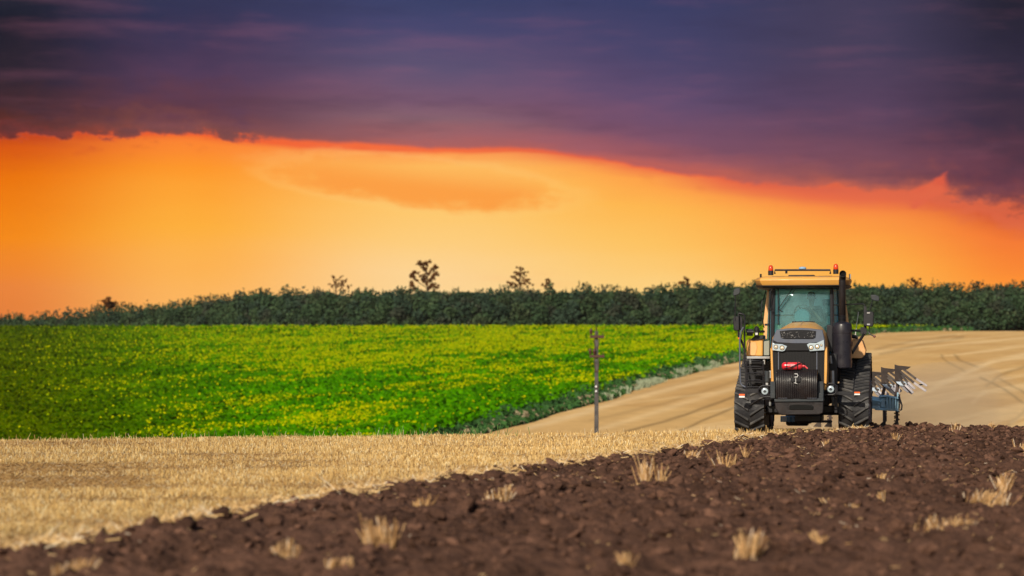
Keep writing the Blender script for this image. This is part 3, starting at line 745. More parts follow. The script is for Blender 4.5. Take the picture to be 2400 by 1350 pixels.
    # headlights
    for poly, lamps in (([(1810,802.5),(1817,806),(1833,806.7),(1845,811.7),(1839,822.5),(1833,824),(1810,821)], [(1818.5,813,4.8),(1833,815,5.3)]),
                        ([(1891,807.5),(1897,804),(1913,804),(1931,796.5),(1932.5,821),(1898,823.5)], [(1901,814.5,5.3),(1915.5,812.5,5.3),(1925,809,2.8)])):
        m = MB(); TP(m, poly, -1.055, -1.0); hl = m.build('headlight', M_lens, t, .01)
        for a, b, r in lamps:
            p = T(a, b, -1.055); r = r/105; m = MB(); m.lathe([(r,.01),(r*1.05,-.012),(r*.82,-.012),(r*.8,0)], p, 'y', 20); m.build('bezel', M_blk, hl)
            m = MB(); m.lathe([(r*.78,-.006),(r*.5,-.002),(r*.3,-.008),(.001,-.01)], p, 'y', 16); m.build('bulb_reflector', M_chrome, hl)
    # radiator grille
    m = MB(); TB(m, 1811, 822, 1934, 900, -.98, -.9)
    a = T(1813, 824, -.98); b = T(1932, 898, -.98)
    for k in range(34):
        x = a.x+(b.x-a.x)*(k+.5)/34; m.box((x-.006, -1.0, b.z), (x+.006, -.97, a.z))
    m.build('grille', M_deep, t)
    for px in (1824.5, 1914.5): m = MB(); TB(m, px-1, 824, px+1, 898, -1.012, -.98); m.build('grille_bar', M_char, t)
    for pl in ([(1805.5,815),(1810.5,822),(1812,862),(1813.5,896),(1809.5,896),(1807,862)], [(1938.5,812),(1933,822),(1932,862),(1931.5,898),(1937,900),(1938.5,862)]):
        m = MB(); TP(m, pl, -1.0, -.85); m.build('grille_side', M_or, t, .006)
    # ---- front weights
    zt, zb = T(1866,866,-1.5).z, T(1866,935,-1.5).z; xl, xr = T(1818,900,-1.5).x, T(1915,900,-1.5).x
    wt = empty('front_weights', (0,0,0)); wt.parent = t
    n = 22; prof = [(-1.02,zt-.06),(-1.12,zt),(-1.24,zt),(-1.36,zt-.04),(-1.46,zt-.14),(-1.50,zt-.28),(-1.50,zt-.42),(-1.44,zb),(-1.02,zb)]
    for k in range(n):
        x0 = xl+(xr-xl)*k/n; x1 = xl+(xr-xl)*(k+1)/n; m = MB(); m.prism(prof if not 9 <= k <= 12 else [(y+.012, min(z, zt-.02)) for y, z in prof], x0+.0015, x1-.0015, 'x'); m.build('weight_plate', M_iron, wt, .007)
    m = MB(); TB(m, 1854, 885, 1876.5, 895, -1.53, -1.48); m.build('hitch_pocket', M_blk, wt, .006)
    m = MB(); c = T(1866, 880, -1.53); m.tube([c+Vector((-.035,0,.035)), c+Vector((.02,0,.035)), c+Vector((.04,0,0)), c+Vector((.02,0,-.035)), c+Vector((-.035,0,-.035))], .010, 6); m.build('shackle', M_paintw, wt)
    m = MB(); a = T(1865, 887, -1.55); b = T(1865, 898, -1.55); m.tube([a, b], .008, 6); m.tube([b+Vector((-.04,0,.01)), b+Vector((.03,0,-.01))], .007, 6); m.build('hitch_pin', M_paintw, wt)
    # faint raised casting marks along the foot of the weights
    for x0, x1 in ((1824, 1845), (1893, 1913)):
        m = MB(); rs = random.Random(9)
        x = x0
        while x < x1:
            p = T(x, 933.2, -1.448); w_ = rs.uniform(.008,.018); m.cbox(p, (w_, .006, .012)); x += 2.2
        m.build('casting_marks', M_char, wt)
    for x0, x1 in ((1805,1817),(1915.5,1930)):
        m = MB(); TB(m, x0, 894, x1, 933, -1.25, -.95); TB(m, x0, 921, x1+0, 934, -1.31, -1.2); m.build('weight_bracket', M_chd, t, .015)
    m = MB(); m.box((xl,-1.2,1.0),(xr,-.9,1.25)); m.build('weight_carrier', M_iron, t)
    m = MB(); TP(m, [(1814,935),(1930,933),(1930,941),(1815,942)], -1.42, -.9); m.build('bumper_lip', M_chd, t, .012)
    def ringp(pts, v): return [T(a, b, v) for a, b in pts]
    m = MB(); m.loft([ringp([(1815,941),(1930,940),(1930,958),(1929,968),(1920,972),(1832,973),(1824,969),(1817,956)], -1.38), ringp([(1822,941),(1924,940),(1924,958),(1923,966),(1916,970),(1836,971),(1830,967),(1824,956)], -.6)])
    m.build('bumper', M_iron, t, .02)
    m = MB(); TP(m, [(1853,949),(1870,948),(1890,949),(1903,950),(1907,953),(1906,960),(1850,960),(1850,952)], -1.40, -1.37); m.build('tow_opening_shade', mat('deep black', (.004,.004,.004), .9), t, .01)  # solid black patch; shade of the opening put into its colour
    # ---- round lamps in loop guards
    for cx_, cy_, sd in ((1792.5,917,-1),(1947,912,1)):
        c = T(cx_, cy_, -.85); m = MB(); m.lathe([(.001,.12),(.05,.11),(.085,.03),(.088,-.01),(.078,-.012),(.074,.0)], c, 'y', 24); wl = m.build('work_light', M_blk, t)
        m = MB(); m.lathe([(.073,-.004),(.05,-.014),(.001,-.02)], c, 'y', 20); m.build('lens', M_lens, wl)
        m = MB(); m.cbox(c+Vector((0,-.022,0)), (.07,.006,.02)); m.cbox(c+Vector((0,-.022,.02)), (.03,.006,.02)); m.cbox(c+Vector((.0,-.022,-.022)), (.04,.006,.012)); m.build('bulb_guard', M_blk, wl)
        P = [c+Vector((-sd*.22,0,.125))]
        for k in range(13):
            a = math.pi/2-k*math.pi/12; P.append(c+Vector((sd*(.02+.125*math.cos(a)), 0, .125*math.sin(a))))
        P.append(c+Vector((-sd*.22,0,-.125))); m = MB(); m.tube(P, .017, 8); m.build('lamp_guard', M_blk, wl)
    for (x0, y0, x1, y1, m0) in ((1747,912,1779,921,(1732,923,1746,932)), (1957,918,2003,926,(2002,918,2016,926))):
        m = MB(); TB(m, x0, y0, x1, y1, -.42, -.34)
        a = T(m0[0], m0[1], -.42); b = T(m0[2], m0[3], -.42)
        if x0 < 1800: m.box((a.x+.02,-.42,b.z+.02),(T(x0+3,y0,-.42).x,-.36,a.z-.02+.05))
        m.box((a.x,-.44,b.z),(b.x,-.37,a.z)); bar = m.build('marker_bar', M_blk, t, .005)
        zm = (a.z+b.z)/2
        m = MB(); m.box((a.x+.004,-.452,zm+.006),(b.x-.004,-.441,a.z-.003)); m.build('orange_reflector', M_marko, bar)
        m = MB(); m.box((a.x+.004,-.452,b.z+.003),(b.x-.004,-.441,zm-.004)); m.build('white_reflector', M_markw, bar)
    m = MB(); TB(m, 1955, 903, 1963, 968, -.3, 0); m.tube([T(1940,925,-.3), T(1960,925,-.3)], .05, 8); m.build('front_support', M_blk, t, .01)
    m = MB(); m.lathe([(.04,-.13),(.06,-.11),(.06,.11),(.04,.13)], T(1798, 883, -.3), 'z', 12); m.build('receiver_drier', M_chd, t)
    m = MB(); m.cbox(T(1797.5, 899, -.3), (.05,.05,.10)); m.build('receiver_fitting', M_steel, t)
    # ---- cab
    VF, VR = 1.30, 2.92; ZC0, ZC1 = 1.62, 3.38
    fx, rx, off = .688, .965, -.028
    def X(s, v): f = (v-VF)/(VR-VF); return off + s*(fx+(rx-fx)*f)
    m = MB(); m.loft([[(X(-1,VF)-.0,VF,1.15),(X(1,VF),VF,1.15),(X(1,VR),VR,1.15),(X(-1,VR),VR,1.15)], [(X(-1,VF),VF,ZC0),(X(1,VF),VF,ZC0),(X(1,VR),VR,ZC0),(X(-1,VR),VR,ZC0)]]); m.build('cab_base', M_blk, t, .015)
    for s in (-1, 1):
        m = MB(); m.tube([(X(s,VF), VF, ZC0-.4),(X(s,VF), VF-.02, 2.5),(X(s,VF)-s*.02, VF+.06, ZC1)], .048, 8); m.build('front_pillar', M_blk, t)
        m = MB(); a = X(s,VR); m.loft([[(a-.05,VR-.05,ZC0-.2),(a+.05,VR-.05,ZC0-.2),(a+.05,VR+.07,ZC0-.2),(a-.05,VR+.07,ZC0-.2)],
                                       [(a-.05,VR-.05,2.6),(a+.05,VR-.05,2.6),(a+.05,VR+.07,2.6),(a-.05,VR+.07,2.6)],
                                       [(a-.05-s*.09,VR-.05,ZC1),(a+.03-s*.09,VR-.05,ZC1),(a+.03-s*.09,VR+.07,ZC1),(a-.05-s*.09,VR+.07,ZC1)]]); m.build('rear_pillar', M_orl, t, .01)
        m = MB(); m.tube([(X(s,2.05),2.05,ZC0),(X(s,2.05),2.05,2.6),(X(s,2.05)-s*.04,2.05,ZC1)], .025, 6); m.build('door_pillar', M_blk, t)
    # windshield (slightly bowed), side glass, rear glass
    def pane(pts, mt, nm):
        m = MB(); n = len(pts); m.v = [tuple(p) for p in pts]; m.f = [tuple(range(n))]
        o_ = m.build(nm, mt, t, 0, 0); sm = o_.modifiers.new('solid', 'SOLIDIFY'); sm.thickness = .006; return o_
    m = MB(); rows = []
    for j in range(9):
        f = j/8; z = 1.75+(ZC1-.05-1.75)*f; rows.append([(X(-1,VF)+.04+(X(1,VF)-X(-1,VF)-.08)*i/12, VF-.02-.05*math.sin(math.pi*i/12)+.05*f*f, z) for i in range(13)])
    m.loft(rows, cap=False, close=False); ws = m.build('windshield', M_glass, t, 0, 60)
    sm = ws.modifiers.new('solid', 'SOLIDIFY'); sm.thickness = .006
    for s in (-1, 1):
        e = .004*s
        pane([(X(s,VF+.06)+e,VF+.06,ZC0),(X(s,2.0)+e,2.0,ZC0),(X(s,2.0)-s*.03,2.0,ZC1-.03),(X(s,VF+.08)-s*.02,VF+.08,ZC1-.03)], M_glass2, 'side_window')
        pane([(X(s,2.1)+e,2.1,ZC0),(X(s,VR-.06)+e,VR-.06,ZC0),(X(s,VR-.06)-s*.08,VR-.06,ZC1-.03),(X(s,2.1)-s*.04,2.1,ZC1-.03)], M_glass2, 'side_window')
    pane([(X(-1,VR)+.06,VR+.01,1.9),(X(1,VR)-.06,VR+.01,1.9),(X(1,VR)-.12,VR+.01,ZC1-.03),(X(-1,VR)+.12,VR+.01,ZC1-.03)], M_glass3, 'rear_window')
    m = MB(); m.box((X(-1,VR)+.05,VR-.03,1.62),(X(1,VR)-.05,VR+.03,1.9)); m.box((X(-1,VR)+.10,VR-.02,2.72),(X(1,VR)-.10,VR+.0,2.76)); m.build('rear_wall', M_blk, t, .01)
    m = MB(); m.box((X(-1,VF)+.02,VF-.02,ZC1-.06),(X(1,VF)-.02,VF+.06,ZC1)); m.build('windshield_header', M_blk, t, .008)
    # roof
    def plan(k, dz=0): return [(-.97*k,.98),(.97*k,.98),(1.10*k,1.25),(1.13*k,1.7),(1.10*k,2.6),(1.0*k,3.1),(-1.0*k,3.1),(-1.10*k,2.6),(-1.13*k,1.7),(-1.10*k,1.25)]
    def rr(k, z, s=1.0): return [(off+x*k, 2.04+(y-2.04)*s, z) for x, y in plan(1)]
    m = MB(); m.loft([rr(.940,3.395,.940), rr(.965,3.43,.965), rr(1.0,3.52,1.0), rr(.985,3.55,.985), rr(.95,3.585,.95), rr(.86,3.61,.88), rr(.6,3.625,.6)]); rf = m.build('roof', M_or, t, .01, 40)
    m = MB(); m.loft([rr(.962,3.372,.962), rr(.985,3.378,.985), rr(.99,3.398,.99), rr(.965,3.402,.965)]); m.build('roof_lip', M_blk, rf, .004)
    m = MB(); m.loft([rr(.80,3.335,.80), rr(.92,3.345,.92), rr(1.0,3.40,.965)]); m.build('roof_lining', M_blk, t, .006)
    m = MB(); m.box((-.33+off,1.3,3.60),(.28+off,1.9,3.65)); m.box((-.72+off,1.3,3.585),(-.40+off,1.9,3.625)); m.box((.36+off,1.3,3.585),(.70+off,1.9,3.625)); m.build('roof_hatch', M_blk, rf, .02)
    for s, lx in ((-1, 1783), (1, 1992)):
        c = T(lx, 648, 1.2); m = MB(); m.cbox(c, (.035,.04,.12), Matrix.Rotation(s*.5, 3, 'Z')); m.build('roof_light', M_blk, rf, .006)
    c = T(1993, 648, 1.12); m = MB()
    for k in range(4): m.cbox(c+Vector((0,-.03,-.04+.027*k)), (.022,.01,.012))
    m.build('roof_marking', M_paintw, rf)
    # beacons
    for px, py in ((1806.5,639),(1959,636)):
        p = T(px, py, 1.5); m = MB(); m.lathe([(.062,-.06),(.064,.04),(.058,.045)], p, 'z', 18); b = m.build('beacon', M_blk, t)
        m = MB(); m.lathe([(.055,.045),(.058,.05),(.056,.11),(.046,.15),(.026,.172),(.001,.178)], p, 'z', 18); m.build('beacon_lens', M_beac, b)
    m = MB(); a = T(1816, 633, 1.2); b = T(1946, 633, 1.2); m.tube([a-Vector((0,0,.09)), a, b, b-Vector((0,0,.09))], .022, 8); m.tube([T(1843,634,1.2), T(1843,641,1.2)], .03, 6); m.build('roof_rail', M_blk, t)
    p = T(1881, 632, 1.3); m = MB(); m.lathe([(.05,0),(.085,.015),(.088,.03),(.075,.055),(.04,.066),(.001,.07)], p, 'z', 20); m.build('satellite_receiver', mat('pale blue dome', (.24,.38,.54), .4), t)
    # wiper
    m = MB(); TT(m, [(1824,724,1.2),(1846,692,1.2),(1868,661,1.22)], .010, 6); TT(m, [(1829,727,1.2),(1853,694,1.2),(1874,662,1.22)], .008, 6); m.build('wiper', M_blk, t)
    m = MB(); TT(m, [(1824,672,1.22),(1824,762,1.18)], .014, 6); TT(m, [(1824,724,1.2),(1834,731,1.2)], .012, 6); m.build('wiper_post', M_blk, t)
    m = MB(); TT(m, [(1813,680,1.15),(1808,678,1.1),(1806,684,1.1),(1803,716,1.1),(1806,726,1.1),(1812,724,1.15)], .014, 8); m.build('grab_handle', M_blk, t)
    m = MB(); TT(m, [(1795,680,1.9),(1791,697,1.8),(1786,707,1.75),(1784,742,1.75),(1788,755,1.8),(1791,768,1.85)], .012, 8); m.build('grab_handle', M_blk, t)
    m = MB(); m.cbox(T(1797, 761, 2.0), (.10,.05,.05)); m.build('door_latch', M_blk, t, .008)
    # seat, wheel, console
    m = MB(); m.cbox((.22,2.5,2.02),(.54,.5,.14)); m.cbox((.22,2.76,2.42),(.50,.14,.75), Matrix.Rotation(-.12,3,'X')); m.cbox((.22,2.80,2.86),(.28,.10,.2)); m.build('seat', M_seat, t, .05)
    m = MB(); m.cbox((.22,2.5,1.8),(.3,.35,.4)); m.build('seat_base', M_blk, t, .02)
    m = MB(); m.cbox((-.43,2.3,2.22),(.30,.4,.62)); m.build('training_seat', M_seat, t, .09)
    c = T(1882, 732, 1.75); m = MB(); ring = []
    tl = Matrix.Rotation(R(-58), 3, 'X')
    P = [c + tl @ Vector((.20*math.cos(k*math.pi/12), .20*math.sin(k*math.pi/12), 0)) for k in range(25)]
    m.tube(P, .016, 8, False)
    for a in (0, 2.1, 4.2): m.tube([c+tl@Vector((.2*math.cos(a),.2*math.sin(a),0)), c-tl@Vector((0,0,.03))], .012, 6)
    m.tube([c-tl@Vector((0,0,.0)), c-Vector((0,.22,.75))], [.03,.05], 8); m.build('steering_wheel', M_blk, t)
    m = MB(); m.lathe([(.001,-.07),(.17,-.06),(.20,0),(.17,.07),(.001,.08)], T(1880, 744, 1.6), 'y', 24); m.build('dashboard', M_seat, t)
    m = MB(); m.cbox((.66,2.3,2.1),(.2,.6,.2)); m.build('side_console', M_blk, t, .03); m = MB(); m.cbox((.52,1.75,2.92),(.20,.05,.34)); m.build('cab_monitor', M_blk, t, .02)
    # ---- exhaust
    pz0 = T(1974,757,.75).z; c = T(1974, 757, .75); r = .079
    top = T(1974, 655, .75).z
    m = MB(); P = [Vector((c.x,.75,pz0-.05)), Vector((c.x,.75,top-.04))]
    for k in range(1, 7):
        a = k*math.pi/14; P.append(Vector((c.x+.018*k/6, .75-.16*(1-math.cos(a)), top-.04+.16*math.sin(a))))
    P.append(P[-1]+Vector((0,-.045,.012)))
    m.tube(P, r, 20, False); ex = m.build('exhaust_pipe', M_iron, t, 0, 50)
    sm = ex.modifiers.new('solid', 'SOLIDIFY'); sm.thickness = .006
    m = MB(); e = P[-2]; d_ = (P[-1]-P[-2]).normalized(); m.tube([e-d_*.03, e-d_*.025], r*.96, 16); m.build('pipe_bore_shade', mat('bore shade', (.004,.003,.003), 1), ex)  # black disc across the pipe; shade inside the bore put into its colour
    m = MB()
    for k in range(5): m.lathe([(r+.002,0),(r+.012,.006),(r+.012,.012),(r+.002,.018)], (c.x,.75,pz0+.02+k*.032), 'z', 20)
    m.build('pipe_bellows', M_blk, ex)
    zb2 = T(1974,863,.75).z; rm = .222; M_exh = mat('black enamel', (.016,.015,.022), .33, dirt=((.05,.04,.04), .25))
    m = MB(); m.lathe([(rm*.9,zb2),(rm*.98,zb2+.02),(rm*.98,pz0-.24),(rm*1.015,pz0-.235),(rm*1.015,pz0-.21),(rm*.99,pz0-.205),(rm*.99,pz0-.045),(rm*.9,pz0-.01),(rm*.55,pz0+.02),(r,pz0+.03)], (c.x,.75,0), 'z', 36)
    m.build('exhaust_muffler', M_exh, t, 0, 35)
    m = MB(); TB(m, 1937.5, 761, 1952, 826, .7, 1.0); TB(m, 1940, 800, 1998, 812, .75, .95); m.build('air_filter_box', M_blk, t, .02)
    m = MB(); TT(m, [(1946,834,.4),(1948,852,.4)], .03, 8); TT(m, [(1941,836,.45),(1942,850,.45)], .02, 8); m.build('hose_clamps', M_steel, t)
    m = MB(); TB(m, 1938, 828, 1962, 905, .5, .9); m.build('engine_block', M_blk, t, .02)
    # ---- right fender box
    m = MB(); P = [(1993,795),(2014,795),(2021,800),(2029,822),(2027,832),(2020,840),(1993,840)]
    a_ = [T(a, b, 1.9) for a, b in P]; b_ = [Vector((p.x*.99, 3.6, p.z+.03)) for p in a_]; m.loft([a_, b_]); m.build('fender', M_orl, t, .015)
    m = MB(); TT(m, [(1996,788,1.8),(2011,791,1.8)], .045, 8); m.build('fender_canister', M_blk, t)
    # ---- left tank box, steps, rails
    m = MB(); P = [(1749,800),(1753,795),(1763,793),(1788,792),(1788,835),(1749,835)]
    a_ = [T(a, b, .9) for a, b in P]; b_ = [Vector((p.x, 2.6, p.z)) for p in a_]; m.loft([a_, b_]); fb = m.build('fuel_tank', M_or, t, .035)
    m = MB(); TP(m, [(1757,802),(1772,802),(1775,815),(1771,833),(1755,833)], .885, .91); m.build('tank_panel', M_orl, fb, .012)
    m = MB(); TP(m, [(1761,794),(1768,788),(1789,785),(1789,795),(1762,798)], .85, 1.6); m.build('tank_cover', M_blk, t, .015)
    m = MB(); TP(m, [(1790,800),(1803,798),(1803,833),(1790,833)], .95, 1.3); m.build('tank_side_pad', mat('pale grey plastic', (.22,.23,.19), .6), t, .01)
    m = MB(); TB(m, 1750, 835, 1804, 841, .3, 1.1); m.build('platform_edge', M_steel, t, .008)
    m = MB(); TB(m, 1756, 841, 1761, 854, .35, .5); m.build('platform_support', M_steel, t, .005); m = MB(); TB(m, 1788, 841, 1793, 854, .35, .5); m.build('platform_support', M_steel, t, .005)
    m = MB(); TB(m, 1751, 846, 1804, 905, .75, 1.4); m.build('battery_box', M_blk, t, .02)
    m = MB()
    for py in (848, 861, 876, 893, 909):
        TT(m, [(1750,py,.05),(1757,py-2,.02),(1780,py-2,.02),(1788,py+1,.05)], .016, 6); TB(m, 1752, py+1, 1787, py+3.5, .05, .3)
    TT(m, [(1750,846,.05),(1750,912,.05)], .018, 6); TT(m, [(1789,846,.05),(1789,912,.05)], .018, 6)
    m.build('ladder', M_blk, t)
    m = MB(); TT(m, [(1742,767,.35),(1736,778,.3),(1734,795,.28),(1734,860,.25),(1735.5,897,.22),(1739,903,.22),(1746,907,.2),(1750,907,.1)], .019, 8); m.build('handrail', M_char, t)
    m = MB(); TT(m, [(1731,775,.5),(1731,736,.5),(1733,734.5,.5),(1742,737,.5),(1745,740,.5),(1745,800,.5),(1745,852,.45),(1748,870,.4),(1748,905,.4)], .021, 8); m.build('handrail', M_blk, t)
    m = MB(); TT(m, [(1731,770,.5),(1731,788,.5),(1738,800,.6),(1744,815,.6)], .025, 8); TT(m, [(1742,770,.5),(1735,800,.5)], .012, 6); m.build('mirror_bracket', M_blk, t)
    m = MB(); TP(m, [(1718,746),(1720,742),(1730,741),(1732,744),(1733,772),(1731,775),(1722,775),(1719,771)], .45, .52); m.build('side_mirror', M_blk, t, .015)
    m = MB(); TP(m, [(1731,740),(1740,742),(1741,770),(1738,774),(1732,774)], .55, .60); m.build('wide_mirror', M_blk, t, .012)
    m = MB(); TT(m, [(1723,752,.45),(1723,728,.45),(1723.5,684,.45)], .013, 6); m.build('mirror_pole', M_blk, t)
    m = MB(); TP(m, [(1718,688),(1720,678),(1724,676),(1734,674.5),(1735,684),(1732,690),(1726,692),(1719,694)], .42, .50); m.build('convex_mirror', M_chd, t, .015)
    p = T(1732, 793, .5); m = MB(); m.lathe([(.001,-.025),(.02,-.015),(.025,0),(.02,.015),(.001,.025)], p, 'z', 10); m.build('knob', M_marko, t)
    m = MB(); TB(m, 1748, 771, 1765, 780, .7, .8); TB(m, 1750, 780, 1764, 787, .7, .8); TT(m, [(1750,778,.65),(1767,778,.65)], .04, 10); m.build('side_work_light', M_blk, t, .01)
    m = MB(); a = T(1773.5, 788, .8); m.lathe([(.05,0),(.055,.02),(.055,.13),(.065,.14),(.065,.19),(.045,.20),(.045,.215),(.02,.23),(.001,.235)], a, 'z', 18); TT(m, [(1779,777,.8),(1791,777,.9)], .028, 8); pc = m.build('air_precleaner', M_blk, t)
    m = MB(); m.cbox(a+Vector((0,-.055,.055)), (.055,.008,.05)); m.build('sticker', M_paintw, pc)
    # ---- right mirrors
    m = MB(); TT(m, [(1955,715,1.3),(1990,713.5,.9),(2022,712,.6),(2026.5,714,.58),(2028,720,.58)], .013, 8); TB(m, 2024.5, 718, 2031, 783, .55, .62); TT(m, [(1995,775,1.0),(2030,775,.58)], .026, 8); TB(m, 2017, 767, 2025, 783, .6, .7)
    TT(m, [(2028,778,.58),(2011,805,.75),(1997,828,.9)], .032, 8); TT(m, [(2033,777,.55),(2040,784,.5),(2048,788,.5)], .014, 6); TT(m, [(2031,726,.56),(2037,734,.55),(2038,782,.55)], .011, 6); m.build('mirror_bracket', M_blk, t)
    m = MB(); TP(m, [(2024,732),(2027,730),(2045,730),(2047.5,734),(2047,762),(2044,766),(2026,764),(2023,760)], .44, .53); sm_ = m.build('side_mirror', M_blk, t, .015)
    m = MB(); TB(m, 2032, 731.5, 2039, 735, .42, .45); TB(m, 2032, 758.5, 2039, 762, .42, .45); m.build('hinge', M_steel, sm_)
    m = MB(); TT(m, [(2036,734,.5),(2040,722,.5),(2045,703,.5)], .010, 6); m.build('mirror_pole', M_blk, t)
    m = MB(); TP(m, [(2040,691),(2052,690.5),(2061,695),(2060.5,706),(2050,705),(2042,702)], .48, .57); m.build('convex_mirror', M_chd, t, .015)
    p = T(2049.5, 788.5, .5); m = MB(); m.lathe([(.001,-.032),(.025,-.02),(.032,0),(.025,.02),(.001,.032)], p, 'z', 12); m.build('knob', mat('dull red knob', (.16,.05,.045), .5), t)
    m = MB(); TT(m, [(2004.5,786,2.6),(2012,731,2.6)], .010, 6); m.build('antenna', M_paintw, t)
    # rear linkage
    m = MB(); m.tube([(-.45,3.6,.7),(-.45,4.7,.62)], .06, 8); m.tube([(.45,3.6,.7),(.45,4.7,.62)], .06, 8); m.tube([(0,3.4,1.25),(0,4.7,1.2)], .045, 8); m.build('linkage', M_iron, t)
    return t
tractor = build_tractor()
def bake_parent(o):      # world position of a tractor-local thing that is not part of it
    o.location = TO; o.rotation_euler = (0, 0, -PHI); return o
# fire extinguisher strapped on the weights
fe = bake_parent(empty('fire_extinguisher', TO)); tag(fe, 'red fire extinguisher strapped across the top of the black front weights', 'fire extinguisher')
a = T(1832, 857.5, -1.3); b = T(1881, 858, -1.3); m = MB(); L_ = b.x-a.x
m.lathe([(.001,0),(.05,.008),(.082,.04),(.088,.07),(.088,L_-.08),(.078,L_-.04),(.045,L_-.005),(.03,L_)], (a.x,-1.3,a.z-.004), 'x', 24); m.build('bottle', M_red, fe)
for px in (1844.5, 1870):
    m = MB(); p = T(px, 857.5, -1.3); m.lathe([(.090,-.012),(.093,-.01),(.093,.01),(.090,.012)], (p.x,-1.3,a.z-.004), 'x', 24); m.cbox((p.x,-1.3,a.z+.10),(.03,.03,.04)); m.build('strap', M_blk, fe)
m = MB(); TT(m, [(1838,863,-1.40),(1850,862,-1.42),(1862,857,-1.42),(1872,852,-1.41),(1880,850,-1.38),(1885,852,-1.34),(1885,857,-1.3)], .012, 6); m.build('hose', M_blk, fe)
m = MB(); m.tube([T(1881,858,-1.3), T(1885,858,-1.3)], .03, 8); TT(m, [(1884,856,-1.3),(1893,864,-1.32)], .018, 6); m.build('handle', M_red, fe)
m = MB(); p = T(1859, 857, -1.3); m.cbox(p+Vector((0,-.089,.0)), (.10,.006,.07)); m.build('label_patch', mat('worn pink label', (.62,.28,.30), .6), fe)

